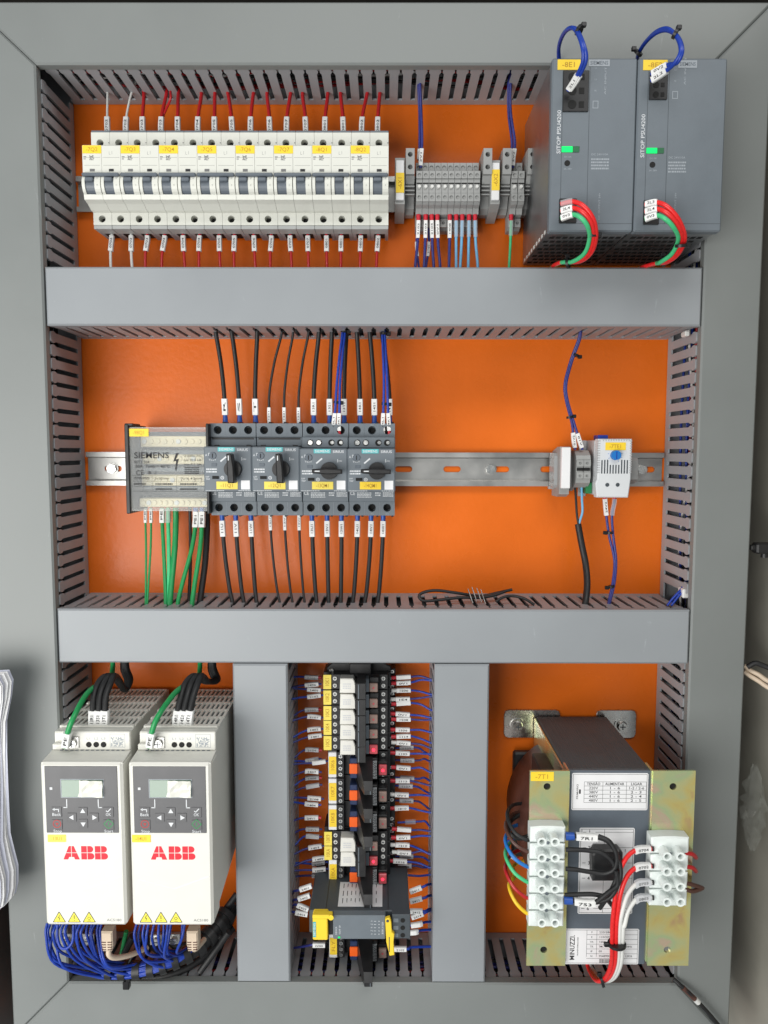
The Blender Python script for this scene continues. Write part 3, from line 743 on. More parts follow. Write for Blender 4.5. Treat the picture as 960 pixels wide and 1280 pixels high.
b=B().box(2.8,Wd-2.4,.5,H-.5,49.6,51).box(2.8,Wd-2.4,H-1.6,H-.6,20,49.5).box(2.8,Wd-2.4,.6,1.6,26,49.5)
cv=obj('clear_cover',b,'clear_cover',t)
b=ink(B()); z=51.15
b.text('SIEMENS',Wd*.30,H*.665,z,5.6,34,bold=1)
b.text('5ST2 504',Wd*.18,H*.585,z,2.6,15).text('80A  Tamb = 40°C',Wd*.31,H*.535,z,3.0,33).text('CE',Wd*.15,H*.46,z,4.4,8).text('B',Wd*.27,H*.46,z,3,3,bold=1).text('I',Wd*.34,H*.46,z,3.5)
b.poly([(Wd*.60,H*.69),(Wd*.565,H*.59),(Wd*.60,H*.60),(Wd*.588,H*.51),(Wd*.578,H*.525),(Wd*.596,H*.475),(Wd*.613,H*.528),(Wd*.602,H*.517),(Wd*.636,H*.625),(Wd*.598,H*.615),(Wd*.635,H*.69)],z)
for k,s_ in enumerate(('U 500V AC','Ipk 20.0 kA','Icw 7.1 kA')): b.text(s_,Wd*.80,H*(.66-.05*k),z,2.1,17)
scribble(b,Wd*.70,Wd*.88,H*.44,H*.53,z,4)
for yy in (.425,.36,.30,.24): b.rect(4.5,Wd-4,H*yy-.12,H*yy+.12,z)
for xx in (.30,.60): b.rect(Wd*xx-.12,Wd*xx+.12,H*.24,H*.425,z)
b.text('5x35mm',Wd*.42,H*.392,z,2,14).text('7x16 4.5mm',Wd*.78,H*.392,z,2,20); scribble(b,6,Wd*.27,H*.38,H*.41,z,2); scribble(b,6,Wd*.22,H*.31,H*.345,z,1)
scribble(b,Wd*.34,Wd*.55,H*.31,H*.345,z,1); scribble(b,Wd*.64,Wd*.85,H*.31,H*.345,z,1); scribble(b,Wd*.34,Wd*.55,H*.25,H*.285,z,1); scribble(b,Wd*.64,Wd*.85,H*.25,H*.285,z,1)
obj('print_marks',b,'ink',cv)
yellow_tag(t,'-98Q1',2.9,21.5,H-9.5,H-2,51.1)

# ================================================================ motor protection breakers
def make_motor_breaker(knob,aux):
    t=thing('motor_breaker','x','motor breaker',(0,0,0),'motor protection breakers on the middle rail'); Wd=44.6
    yT,yB=45,-44.5
    obj('housing',B().prism([(yT-.6,0),(yT-.6,34.8),(yB+.6,34.8),(yB+.6,0)],0.2,Wd,'x'),'slate2',t)
    for k in range(3):
        a,c=.2+k*14.8,.2+(k+1)*14.8
        obj('terminal_face',B().hole(a+.03,c-.03,yT-13,yT,35,43,4.0,n=18),'slate2',t)
        obj('terminal_face',B().hole(a+.03,c-.03,yB,yB+13.5,35,43,3.9,(a+c)/2,yB+7.6,n=18),'slate2',t)
        for yy in (yT-6.5,yB+7.6): obj('screw',B().cyl(((a+c)/2,yy,35.3),((a+c)/2,yy,36.5),2.8,n=12),'hole',t)
        for yy in (yT+.2,yB-1.6): obj('cable_guide',B().box((a+c)/2+4,(a+c)/2+6.2,yy,yy+1.4,20,40,.3),'black',t)
    if aux:
        o=obj('auxiliary_switch',B().box(.1,Wd+.1,yT-24,yT-13.2,35,52,.8),'slate2',t)
        for k,x in enumerate((8.4,16.6,28.6,37)):
            obj('aux_screw',B().cyl((x,yT-18.6,52.02),(x,yT-18.6,52.5),3,n=16),'hole',o)
            obj('aux_screw',B().cyl((x+(.9 if k>1 else 0),yT-18.6,52.5),(x+(.9 if k>1 else 0),yT-18.6,53.1),2.3 if k<2 else 1.7,n=14),'screw',o)
    else:
        obj('upper_band',B().box(.2,Wd,yT-22,yT-13.1,35,41.5,.5),'slate2',t); obj('slot_line',B().box(2,Wd-2,yT-15.6,yT-13.9,41,41.7),'black',t)
        b=B().box(4,9,yT-22.6,yT-20.8,41,42.2,.3).box(35,40,yT-22.6,yT-20.8,41,42.2,.3); obj('catch',b,'black',t)
    # operating face
    fz=68; fT=yT-22.6 if not aux else yT-24.2; fB=-20
    obj('face',B().box(-.2,Wd+.2,fB,fT,35,fz,1),'slate2',t)
    obj('lower_face',B().box(.2,Wd,yB+13.7,fB-.2,35,46,.5),'slate2',t)
    hh=fT-fB; z=fz+.06
    br=obj('brand_plate',B().box(13.2,29,fT-4.6,fT-.6,fz+.02,fz+.25),'teal',t)
    obj('lettering',ink(B().text('SIEMENS',21.1,fT-2.6,fz+.3,2.3,14,bold=1)),'ink_white',br)
    b=ink(B().text('SIRIUS',36.2,fT-3,z,2.3,10.5,bold=1)); b.text('I',35.6,fT-11.5,z,3,bold=1).text('ON',38,fT-11.8,z,1.4)
    b.line((15.5,fT-14),(21,fT-9.4),z,1.4); 
    b.frame(4.2,5.6,fT-8.5,fT-6,z,.4).text('A',2.2,fT-8,z,2).text('TEST',8,fT-12.4,z,1.5,7); scribble(b,2,12,fT-24.8,fT-20,z,2,random.Random(3)); b.text('OFF',3,fT-28.4,z,1.4).text('TRIP',3.4,fT-30.6,z,1.3,4)
    b.ring(17,fT-29.2,z,1.1,1.7,14); b.disc(17,fT-29.2,z,.5,8); scribble(b,1,19,fB+.5,fB+1.4,z,1,random.Random(4)); scribble(b,32,43.5,fB+.5,fB+1.4,z,1,random.Random(5))
    obj('print_marks',b,'ink_white',t)
    qp=obj('code_plate',B().box(34.6,42.8,fB+2.2,fB+10.6,fz+.02,fz+.2),'paper',t)
    dl=obj('current_dial',B().cyl((8.3,fT-8.6,fz+.02),(8.3,fT-8.6,fz+.9),3.6,3.2,18),'slate',t); obj('dial_slot',B().box(7.9,8.7,fT-10.6,fT-6.6,fz+.92,fz+1.1),'hole',dl)
    obj('test_button',B().box(7,12,fT-18.4,fT-15.6,fz+.02,fz+.5,.2),'slate',t); obj('trip_window',B().box(7.6,13.8,fT-30.4,fT-27.6,fz+.02,fz+.4,.1),'hole',t)
    kx,ky=27.6,fT-21
    kn=obj('rotary_knob',B().cyl((kx,ky,fz+.05),(kx,ky,fz+5.5),8.3,7.9,28),'black',t)
    if knob=='v': g=[(kx-3,ky+14.3),(kx+.4,ky+14.8),(kx+1.8,ky+13.6),(kx+3.4,ky+2),(kx+4.2,ky-12.6),(kx-2,ky-12.6),(kx-2.6,ky)]
    else: g=[(kx-14.6,ky+1.9),(kx-14.8,ky-1.2),(kx-13,ky-2),(kx,ky-2.9),(kx+12.8,ky-2.3),(kx+12.8,ky+1.6),(kx,ky+2.6)]
    gr=obj('grip',B().prism(g,fz+5.6,fz+17,'z',1),'black',kn)
    mk=B().box(kx-1.4,kx-.5,ky+8.2,ky+12.6,fz+17.02,fz+17.3) if knob=='v' else B().box(kx-12,kx-7.4,ky-.4,ky+.6,fz+17.02,fz+17.3)
    obj('pointer_mark',mk,'ink_white',kn)
    b=ink(B()); b.text('CE',3.6,yB+22,46.06,3.4,5,bold=1); scribble(b,8,22,yB+17.5,yB+23,46.06,4,random.Random(6)); scribble(b,25.5,31,yB+19,yB+23.4,46.06,2,random.Random(8)); scribble(b,33,43,yB+18.5,yB+23.2,46.06,4,random.Random(7))
    obj('print_marks',b,'ink_white',t)
    b=ink(B());
    for k in range(3): b.text(('2T1','4T2','6T3')[k],7.6+14.8*k,yB+1.6,43.06,1.3).text(('1L1','3L2','5L3')[k],7.6+14.8*k,yT-1.4,43.06,1.3)
    for k in (1,2): b.rect(14.8*k,14.8*k+.15,yB+.5,yB+13,43.05)
    obj('print_marks',b,'ink_dim',t)
    return t
mx0,_=at(262.2,530,50)
pv=make_motor_breaker('v',False); ph=make_motor_breaker('h',True)
mb=[]; mtag=['-11Q1','-12Q1','-13QM1','-14QM1']
desc=['motor breaker tagged {} beside the clear covered block, knob upright','motor breaker tagged {}, second of the four, knob upright','motor breaker tagged {}, third of the four, knob turned level','rightmost motor breaker, tagged {}, knob turned level']
for i in range(4):
    loc=(mx0+i*45.0,-18.2,7.5); lab=desc[i].format(mtag[i])
    if i in (0,2): o=(pv,ph)[i//2]; o.location=W3(loc); o['label']=lab
    else: o=dup((pv,ph)[i//2],loc,lab)
    mb.append(o)
for o,tx in zip(mb,mtag): yellow_tag(o,tx,11.4,31.4,-17.6,-10.4,68.05,m='yellow2' if tx!='-14QM1' else 'yellow')

# black wires above the motor breakers
topx=[(281,270),(299,290),(319,322),(336,353),(355,367),(373,386),(392,399),(412,415),(430,433),(450,446),(468,462),(487,477)]
for i,(us_,ut) in enumerate(topx):
    thin=3<=i<=5; xs,_=at(us_,512,32); xt,_=at(ut,418,40); r=1.25 if thin else 2.15
    zz=30
    if thin: sl=[(1,16.5,'12'+'123'[i-3]+'1')]; fr=[(0,1.2,'ferrule_blue',2.2)]
    else: sl=[(9,25,['R','S','T','','','','13R1','13S1','13T1','14R1','14S1','14T1'][i])]; fr=[(0,9,'ferrule_blue',2.9,2.2)]
    wire(f'{ORD[i]} black wire from the left rising out of the motor breaker tops',[(xs,26.8,zz),(xs,40,zz+1),(xs+(xt-xs)*.08,60,zz+3),(xs+(xt-xs)*.45,88,zz+6),(xt,116,zz+12),(xt-2,130,zz+12)],r,'rubber',sl,fr,group='black wires above the motor breakers')
for k,(u0,um,ut,fm) in enumerate(((417,421,428,'whitewire'),(423.5,425,431,'ferrule_red'),(478.5,480,478,'whitewire'),(486,484,481,'ferrule_red'))):
    lab=('left' if k<2 else 'right')+' pair of blue control wires on the motor breakers, wire with '+('white' if k%2==0 else 'red')+' ferrule'
    wire(lab,[a3(u0+1,546,47),a3(u0,530,49),a3((u0+um)/2,512,50),a3(um,480,50),a3((um+ut)/2,445,48),a3(ut,418,46),a3(ut,405,44)],1.25,'blue',[(6,23,['13L1','13K1','14L1','14K1'][k],'sleeve',2.0)],[(0,6,fm,2.0,1.5)],group='blue control wires on the motor breakers')
for k,(u,v) in enumerate(((430,414),(421,503),(480,417),(481,505))):
    tie(['upper black cable tie on the left blue control pair','lower black cable tie on the left blue control pair','upper black cable tie on the right blue control pair','lower black cable tie on the right blue control pair'][k],a3(u,v,48),(.1,1,0),3.4,(1,0))
# black wires below the motor breakers
low=[(278,291),(295,305),(314,321),(338,350),(356,366),(374,381),(390,396),(409,411),(427,426),(447,441),(464,456),(479,472)]
for i,(us_,ue) in enumerate(low):
    thin=3<=i<=5; xs,_=at(us_,660,30); xe,_=at(ue,748,46); r=1.25 if thin else 2.1
    sl=[(0.3,16,'12'+'UVW'[i-3])] if thin else [(6.5,22.5,['11U','11V','11W','','','','13U1','13V1','13W1','14U1','14V1','14W1'][i])]
    fr=[] if thin else [(0,6.6,'ferrule_blue',2.7,2.2)]
    wire(f'{ORD[i]} black wire from the left dropping below the motor breakers',[(xs,-63.5,30),(xs+(xe-xs)*.05,-82,31),(xs+(xe-xs)*.3,-110,35),(xs+(xe-xs)*.7,-138,42),(xe,-151,47),(xe+1,-166,48)],r,'rubber',sl,fr,group='black wires below the motor breakers')
# green and black wires under the distribution block
gw=[(181,182,1.1,'green',1),(188,184,1.1,'green',1),(202,207,1.9,'green',1),(209.5,211,2.1,'green_light',2),(219,212,3.0,'green',0),(244,222,2.2,'green',3),(252,240,2.4,'green',3)]
for i,(us_,ue,r,m,k) in enumerate(gw):
    xs,_=at(us_,650,30); xe,_=at(ue,752,56); fr=[(0,4,'ferrule_blue',2.8,2.4)] if k==3 else []
    sl={1:[(1,15.5,'PE')],2:[(1,15.5,'','clear_sleeve')],0:[],3:[(4,20,'PE1')]}[k]
    wire(f'{ORD[i]} green earth wire from the left below the clear covered block',[(xs,-57,27),(xs,-72,28),(xs+(xe-xs)*.25,-98,34),(xs+(xe-xs)*.75,-130,48),(xe,-150,56),(xe,-163,56)],r,m,sl,fr,group='green earth wires')
for i,(us_,ue,r) in enumerate(((237,236,1.7),(258,250,3.2))):
    xs,_=at(us_,650,22); xe,_=at(ue,747,40)
    wire(['thin','thick'][i]+' black cable behind the green earth wires',[(xs,-57,20),(xs,-80,20),(xs+(xe-xs)*.4,-115,26),(xe,-150,40),(xe,-163,42)],r,'rubber',group='black cables below the clear covered block')

# ================================================================ thermostat and its terminals
def small_clamp(label,u0,u1,v0,v1,m,z,cat='terminal clamp'):
    xa,ya=at(u0,v0,z); xb,yb=at(u1,v1,z); t=thing('rail_clamp',label,cat,((xa+xb)/2,(ya+yb)/2,7.5)); hw=(xb-xa)/2; H=(ya-yb)/2; z-=7.5
    obj('body',B().prism([(H,2),(H,z-3),(H-3,z),(-H+3,z),(-H,z-3),(-H,2)],-hw,hw,'x'),m,t)
    b=B()
    for k in range(4): b.box(-hw-.5,hw+.5,-H+4+k*H*.5,-H+5.2+k*H*.5,3,z-4)
    obj('rib',b,m,t); obj('hook',B().box(-hw-1.2,hw,-H-2,-H+1,0,6,.4),m,t); return t
small_clamp('clear grey rail clamp at the left end of the thermostat group',693,703,566,610,'clear_grey',30)
xa,ya=at(702,559,46); xb,yb=at(713,617,46)
t=thing('terminal_marker','blank white upright marker left of the fan terminals','marker',((xa+xb)/2,yb,7.5)); hw=(xb-xa)/2; H=ya-yb
obj('holder',B().prism([(H+.5,22),(H+.5,32),(-1,32),(-4,22),(-4,0),(H-4,0)],-hw,hw,'x'),'termgrey',t); obj('strip',B().box(-hw+.6,hw-.2,5,H,32.1,38,.6),'paper',t)
small_clamp('dark grey end clamp between the blank marker and the fan terminals',713,720,566,612,'termgrey',26)
for j in range(2):
    xa,ya=at(721+8.6*j,563,42); xb,yb=at(721+8.6*(j+1)-.3,610,42); hw=(xb-xa)/2; H=(ya-yb)/2
    t=thing('terminal_block',['left','right'][j]+' grey fan terminal beside the thermostat','terminal',((xa+xb)/2,(ya+yb)/2,7.5),'grey terminal blocks')
    obj('body',B().prism([(H,0),(H,24),(H-5,32),(H-9,33.4),(-H+9,33.4),(-H+5,32),(-H,24),(-H,0)],-hw,hw,'x'),'termgrey',t)
    obj('upper_face',B().hole(-hw+.2,hw-.2,3,9,33.45,35,1.4,0,6).hole(-hw+.2,hw-.2,-9,-3,33.45,35,1.4,0,-6.5),'termgrey',t)
    obj('bridge_slot',B().box(-hw+.6,hw-.5,-1.6,1.4,33.4,33.8),'hole',t)
small_clamp('grey rail clamp just right of the thermostat',788,797,572,603,'termgrey',22)
xa,ya=at(746,548.5,48); xb,yb=at(788,622,48); t=thing('thermostat','small white thermostat with blue dial and yellow tag -7TE1','thermostat',(xa,yb,7.5)); Wd=xb-xa; H=ya-yb
obj('housing',B().box(.8,Wd-.6,2,H-1,0,30,1),'thermo_grey',t)
fr=obj('front',B().prism([(0,14),(1.6,0),(Wd-2,0),(Wd-.4,14),(Wd,18),(Wd,H),(1.6,H),(1.6,18)],30,40.5,'z',1),'thermo',t)
b=B()
for k in range(10): b.box(5+k*2.75,6.2+k*2.75,H*.41,H*.41+(14-abs(k-4.5)*.2 if abs(k-4.5)>2.2 else 8.5),40.3,40.7)
obj('vent_slots',b,'slate3',t,kind='stuff')
b=B()
for k in range(14): b.box(1.5,3.6,H*.42+k*2.35,H*.42+1.1+k*2.35,38.5,40.7).box(Wd-2,Wd+.05,H*.42+k*2.35,H*.42+1.1+k*2.35,37,40.7)
for k in range(11): b.box(6+k*2.5,7.1+k*2.5,H-2.2,H+.05,37,40.7)
obj('vent_slots',b,'thermo_grey',t,kind='stuff')
kp=at(769,569,48); kx,ky=kp[0]-xa,kp[1]-yb
kn=obj('temperature_dial',B().cyl((kx,ky,40.6),(kx,ky,45),4.9,4.6,24),'knob_blue',t); obj('dial_slot',B().box(kx-.4,kx+.4,ky-3.6,ky+3.6,45.05,45.3),'blue',kn)
b=ink(B());
for a in range(8): an=math.radians(-60+a*38); b.line((kx+6*math.cos(an),ky+6*math.sin(an)),(kx+7.4*math.cos(an),ky+7.4*math.sin(an)),40.6,.35)
obj('print_marks',b,'knob_blue',t)
yellow_tag(t,'-7TE1',8.5,Wd-6,H-11,H-3.5,40.6)
for ux in (759,772): p=at(ux,606,48); obj('clamp_screw',B().cyl((p[0]-xa,p[1]-yb,40.5),(p[0]-xa,p[1]-yb,40.9),1.9,n=14),'slate3',t)
obj('rear_clip',B().box(6,16,H-.5,H+4,8,24,.5),'blue',t)
obj('side_board',B().box(-5.5,.6,3,14,4,26,.4),'pcb_green',t); obj('side_shell',B().box(-7,.7,-1,H-1,0,3.9,.6),'thermo_grey',t)
for j,(u0,um,ue,tx) in enumerate(((756,758,761,'24V2'),(768,765,764,''))):
    wire(['left','right'][j]+' blue wire below the thermostat',[a3(u0,617,40),a3(u0+.3,626,40),a3(um,645,38),a3((um+ue)/2+2,670,38),a3(768+j*2,700,40),a3(766+j*2,728,44),a3(761+j*1.5,752,50),a3(759,765,50)],1.35,'blue_purple' ,[(5,22,tx,'sleeve' if tx else 'clear_sleeve',2.1)],[(0,5,'ferrule_red',2.0,1.8)],group='blue thermostat wires')
tie('upper black cable tie below the thermostat',a3(762,666,40),(0,1,0),3.2,(-1,0)); tie('lower black cable tie below the thermostat',a3(764,733,45),(-.3,1,0),3.2,(-1,0))
for j,(u0,dx) in enumerate(((718,0),(727,3))):
    wire(['left','right'][j]+' dark blue wire rising above the thermostat group',[a3(u0+1,562,36),a3(u0-1-j*2,550,37),a3(715+dx,530,36),a3(707.5+dx*.6,500,32),a3(706+dx*.6,480,32),a3(713+dx*.6,452,34),a3(723+dx*.5,425,40),a3(726,412,42)],1.35,'blue_purple',[(2,17,['01V2','01V'][j],'sleeve',2.1)],group='blue thermostat wires')
tie('upper black cable tie above the thermostat group',a3(719.5,444,35),(.4,1,0),3.2,(1,0)); tie('lower black cable tie above the thermostat group',a3(712,521.5,35),(-.2,1,0),3.2,(1,0))
wire('black inner wire leaving the fan terminal',[a3(719,608,30),a3(720,625,26),a3(721,642,24),a3(723,655,24)],1.2,'rubber'); wire('pale blue wire leaving the fan terminal',[a3(727,608,30),a3(727.5,625,26),a3(728,640,24),a3(724.5,652,24),a3(723.5,660,24)],1.25,'lightblue')
wire('thick black cable dropping below the fan terminals',[a3(722.5,655,24),a3(727,680,26),a3(732,705,30),a3(734,730,40),a3(732,752,50),a3(731,764,50)],3.3,'rubber',name='cable',cat='cable',n=12)
# coiled cord with bare ends lying on the duct
o=wire('loose black cord coiled on top of the duct, wire ends bared',[a3(640,737,40),a3(622,741,42),a3(600,745,46),a3(570,741,50),a3(545,738,52),a3(528,741,54),a3(524,746,56),a3(530,751,58),a3(548,750,58),a3(575,747,56),a3(600,747,52),a3(618,744,48),a3(632,739,44)],1.5,'rubber',name='cord',cat='cord')
b=B()
for k,(u,v) in enumerate(((585,736),(590,734),(596,735),(601,737))): b.tube([Vector(a3(u,v,52))-Vector(a3(640,737,40)),Vector(a3(u+6,v+18,62))-Vector(a3(640,737,40))],.55,6)
obj('bare_strands',b,'screw',o)
wire('short black cord end curling on the duct, beside the coiled cord',[a3(620,752,60),a3(628,747,58),a3(640,745,56),a3(655,748,58),a3(668,756,60)],1.4,'rubber',name='cord',cat='cord')

# white plug and blue wires showing at the corners of the right duct
for k,(u,v) in enumerate(((856,741),(858,417))):
    t=thing('wire_plug',['white plug poking out of the right duct above the lower middle duct','small white plug in the right duct corner just below the upper middle duct'][k],'plug',a3(u,v,62)); sz=.75 if k==0 else .42
    obj('body',B().box(-5*sz,6*sz,-6*sz,6*sz,-8,6*sz,1),'whitewire',t); obj('latch',B().box(-2*sz,3*sz,6*sz,7.4*sz,-6,3*sz,.4),'sleeve_dim',t)
for k in range(2):
    wire(['left','right'][k]+' blue wire crossing the lower corner beside the white plug',[a3(834+5*k,757,66),a3(841+5*k,748,64),a3(851+4*k,737,60),a3(858+4*k,725,50)],1.2,'blue',group='blue wires at the right duct corner')

# ================================================================ frequency drives
def make_drive():
    t=thing('frequency_drive','x','drive',(0,0,0),'pair of frequency drives'); Wd=71.5
    # y: 0 at the front's top edge
    yt=15; zt=124; zf=150; yb=-151
    obj('housing',B().prism([(yt,6),(yt,zt-2),(yt-1,zt-1),(-2,zt-1),(-2,zt),(yb+3,zt),(yb+20,6)],1.5,Wd-1.5,'x'),'drive_white',t)
    # slotted top grille: rows of bars with gaps over a dark recess
    rc=obj('grille_recess',B().box(4,Wd-3,yt+.05,yt+.3,12,zt-10),'slate3',t)
    for r in range(5):
        z0=14+r*20
        for k in range(15): obj('grille_bar',B().box(4+k*4.6,4+k*4.6+2.3,yt+.35,yt+2.1,z0,z0+16.5),'drive_white',rc)
    for r in range(6): obj('grille_rail',B().box(2,Wd-2,yt+.1,yt+2.2,10.5+r*20-(1 if r else 0),13.9+r*20),'drive_white',rc)
    # terminal ledge
    ld=obj('terminal_ledge',B().box(10.5,Wd-.5,0,yt+2,zt-.9,zt+4,.8).box(1,10.4,0,yt-9.5,zt-.9,zt+4,.8),'drive_white',t)
    b=B()
    for k in range(3): b.cyl((34+k*6.6,5.2,zt+4.02),(34+k*6.6,5.2,zt+4.35),2.5,n=16)
    obj('clamp_opening',b,'hole',ld); 
    b=ink(B())
    for k in range(3): b.text('L'+str(k+1),34+k*6.6,10.8,zt+4.08,2.0,4.2)
    obj('lettering',b,'ink_dim',ld)
    b=ink(B().frame(53,66.5,2.6,15,zt+4.06,.3)); qr_blocks(b,54,65.5,3.5,12,zt+4.07,11); obj('print_marks',b,'ink_dim',ld)
    es=obj('earth_terminal',B().box(15,25.5,2,12.5,zt+4.02,zt+5.2,.3),'steel',t); obj('screw_head',B().cyl((20,7,zt+5.25),(20,7,zt+8),4,3.6,16),'screw',es)
    b=B().box(19.5,20.5,4,10,zt+8.01,zt+8.2).box(17,23,6.6,7.4,zt+8.01,zt+8.25); obj('screw_slot',b,'slate3',es)
    # front body with sloping shoulder
    obj('shoulder',B().prism([(-.3,zt+.2),(-.3,zt+2),(-2.6,zf-2),(-9,zf-2),(-9,zt+.2)],.4,Wd-.4,'x'),'drive_white',t)
    b=B()
    for k in range(13): b.cyl((8+k*4.8,-.2,zt+4),(8+k*4.8,-.05,zt+4),1.2,n=8)
    b2=B()
    for k in range(13): b2.box(8+k*4.6,10.4+k*4.6,-.35,-.1,zt+2.3,zt+4.2)
    obj('vent_slots',b2,'slate2',t,kind='stuff')
    fr=obj('front',B().box(0,Wd,yb,-2.2,zt+.3,zf,2.2),'drive_white',t)
    # keypad panel
    kp=obj('keypad',B().box(4,Wd-4.5,-65,-5,zf+.02,zf+.6,.2),'drive_grey',t); z=zf+.7
    lc=obj('display',B().box(18.5,54.5,-32.5,-17,zf+.62,zf+1.1,.2),'lcd',kp); 
    rf=random.Random(4); fv=[]; nx,ny=7,5
    for j in range(ny):
        for i in range(nx): fv.append((33+21.5*i/(nx-1)+(0 if i else rf.uniform(-1,1.4)),-32.2+15*j/(ny-1),zf+1.15+rf.uniform(0,1.8)*(1 if 0<i else .1)))
    obj('protective_film',B().add(fv,[(j*nx+i,j*nx+i+1,(j+1)*nx+i+1,(j+1)*nx+i) for j in range(ny-1) for i in range(nx-1)]),'film_white',kp)
    obj('display_frame',ink(B().frame(17.6,55.2,-33.2,-16.3,zf+.66,.7)),'ink_dim',kp)
    b=ink(B())
    for s,xx in ((1,22.5),(-1,50)):
        b.rect(xx-.4,xx+.4,-42,-34.5,z); b.rect(xx-(3 if s>0 else .4),xx+(.4 if s>0 else 3),-42.4,-41.6,z)
    for cx,cy,d in ((36.4,-45.3,0),(36.4,-56.6,2),(26.8,-50.8,1),(46,-50.8,3)):
        tri=[(2.6*math.cos(math.radians(90+90*d+a)),2.6*math.sin(math.radians(90+90*d+a))) for a in (0,120,240)]
        b.poly([(cx+p[0],cy+p[1]) for p in tri],z+.5)
    b.text('Back',13.4,-48,z+.5,2.6,7.6).text('OK',58.6,-48,z+.5,2.6,4.6).text('Stop',14,-63,z+.5,2.4,7.6).text('Start',58.6,-63,z+.5,2.4,8)
    b.line((11,-43.5),(15.5,-43.5),z+.5,.8).line((15.4,-43.1),(15.4,-46),z+.5,.7).poly([(10,-43.5),(12,-42.2),(12,-44.8)],z+.5)
    b.line((56.8,-44.6),(58.2,-45.8),z+.5,.8).line((58,-45.8),(61,-42.6),z+.5,.8)
    obj('print_marks',b,'ink_white',kp)
    for k,(cx,cy,w_) in enumerate(((13.4,-46,4.6),(13.6,-57.5,4.6),(58.6,-46,4.6),(58.6,-57.5,4.6),(36.4,-45.6,4),(36.4,-56.4,4),(26.8,-50.8,4),(46,-50.8,4))):
        obj('key',B().box(cx-w_,cx+w_,cy-w_,cy+w_,zf+.61,zf+1.1,.4),'drive_grey',kp)
    obj('stop_mark',ink(B().ring(13.6,-56.6,z+.5,2.9,3.7,24).add([(13.6+1.9*math.cos(math.radians(a)),-56.6+1.9*math.sin(math.radians(a)),z+.5) for a in (270,30,150)],[(0,1,2)])),'key_red',kp)
    d=4.2; obj('start_mark',ink(B().line((58.6-d,-56.6),(58.6,-56.6+d),z+.5,.7).line((58.6,-56.6+d),(58.6+d,-56.6),z+.5,.7).line((58.6+d,-56.6),(58.6,-56.6-d),z+.5,.7).line((58.6,-56.6-d),(58.6-d,-56.6),z+.5,.7).rect(58.3,58.9,-58.4,-54.8,z+.5)),'key_green',kp)
    obj('status_light',B().box(8.2,10.4,-26,-23.8,zf+.62,zf+.8),'ink_white',kp)
    # chevron relief and print below
    b=B(); 
    for x0,y0,x1,y1 in ((6,-107.2,Wd*.53,-115.8),(Wd*.53,-115.8,Wd-3,-104)):
        n=Vector((-(y1-y0),x1-x0)).normalized()
        b.add([(x0,y0,zf+.02),(x1,y1,zf+.02),(x1-n.x*.0,y1-1.2,zf+.25),(x0,y0-1.2,zf+.25),(x1,y1-1.25,zf+.02),(x0,y0-1.25,zf+.02)],[(0,1,2,3),(3,2,4,5)])
    obj('chevron_ridge',b,'drive_white',fr)
    # maker's mark: heavy letters cut by a fine cross
    lg=ink(B()); hx=7.6; y0,y1=-89.6,-77.4; ym=(y0+y1)/2; g=.28; zz=zf+.08
    def seg(pts): lg.poly(pts,zz)
    x=17.6; w_=14.4; c=x+w_/2; s_=(w_/2-2.2)/(y1-y0)
    # A
    seg([(x,y0),(x+4.3,y0),(x+5.0,y0+2.2),(c-g,y0+2.2),(c-g,ym-g),(x+(ym-g-y0)*s_,ym-g)])
    seg([(x+(ym+g-y0)*s_,ym+g),(c-g,ym+g),(c-g,y1),(c-2.2,y1)])
    seg([(x+w_,y0),(x+w_-(ym-g-y0)*s_,ym-g),(c+g,ym-g),(c+g,y0+2.2),(x+w_-5.0,y0+2.2),(x+w_-4.3,y0)])
    seg([(x+w_-(ym+g-y0)*s_,ym+g),(c+2.2,y1),(c+g,y1),(c+g,ym+g)])
    for x in (33.4,45.4):
        m_=x+5.2; r=x+11.4
        def q4(xa,xb,ya,yb_,rnd): 
            if rnd==0: lg.rect(xa,xb,ya,yb_,zz)
            else:
                cy=(ya+yb_)/2; rr=(yb_-ya)/2; pts=[(xa,yb_),(xa,ya)]+[(xb-rr+rr*math.cos(a),cy+rr*math.sin(a)) for a in [(-90+i*22.5)*math.pi/180 for i in range(9)]]; lg.poly(pts,zz)
        q4(x,m_-g,y0,ym-g,0); q4(x,m_-g,ym+g,y1,0); q4(m_+g,r,y0,ym-g,1); q4(m_+g,r-.8,ym+g,y1,1)
    obj('maker_mark',lg,'logo_red',fr)
    for k in range(3):
        cx=12+k*13.2; cy=-144; r=5.4
        wn=obj('warning_triangle',ink(B().poly([(cx-r,cy-3.4),(cx+r,cy-3.4),(cx,cy+6)],zf+.06)),'warn',t)
        b=ink(B()); P=[(cx-r,cy-3.4),(cx+r,cy-3.4),(cx,cy+6)]
        for i in range(3): b.line(P[i],P[(i+1)%3],zf+.12,.55)
        if k==0: b.line((cx+.6,cy+3),(cx-.9,cy+.3),zf+.12,.5).line((cx-.9,cy+.3),(cx+.8,cy+.4),zf+.12,.5).line((cx+.8,cy+.4),(cx-.4,cy-2.4),zf+.12,.5)
        elif k==1: b.rect(cx-.35,cx+.35,cy-.6,cy+3,zf+.12).rect(cx-.35,cx+.35,cy-2.2,cy-1.4,zf+.12)
        else: b.ring(cx,cy+.2,zf+.12,1,1.4,12).line((cx-1.6,cy-2.3),(cx+1.6,cy-2.3),zf+.12,.4)
        obj('symbol',b,'ink',wn)
    obj('lettering',ink(B().text('ACS180',Wd-11,-145.4,zf+.06,2.3,13)),'ink_grey',fr)
    return t
dx1,dy1=at(49.5,950.5,150); dx2,_=at(160,950.5,150)
d1=make_drive(); d1.location=W3((dx1,dy1,0)); d1['label']='left frequency drive with yellow tag -13U1 and faded print'
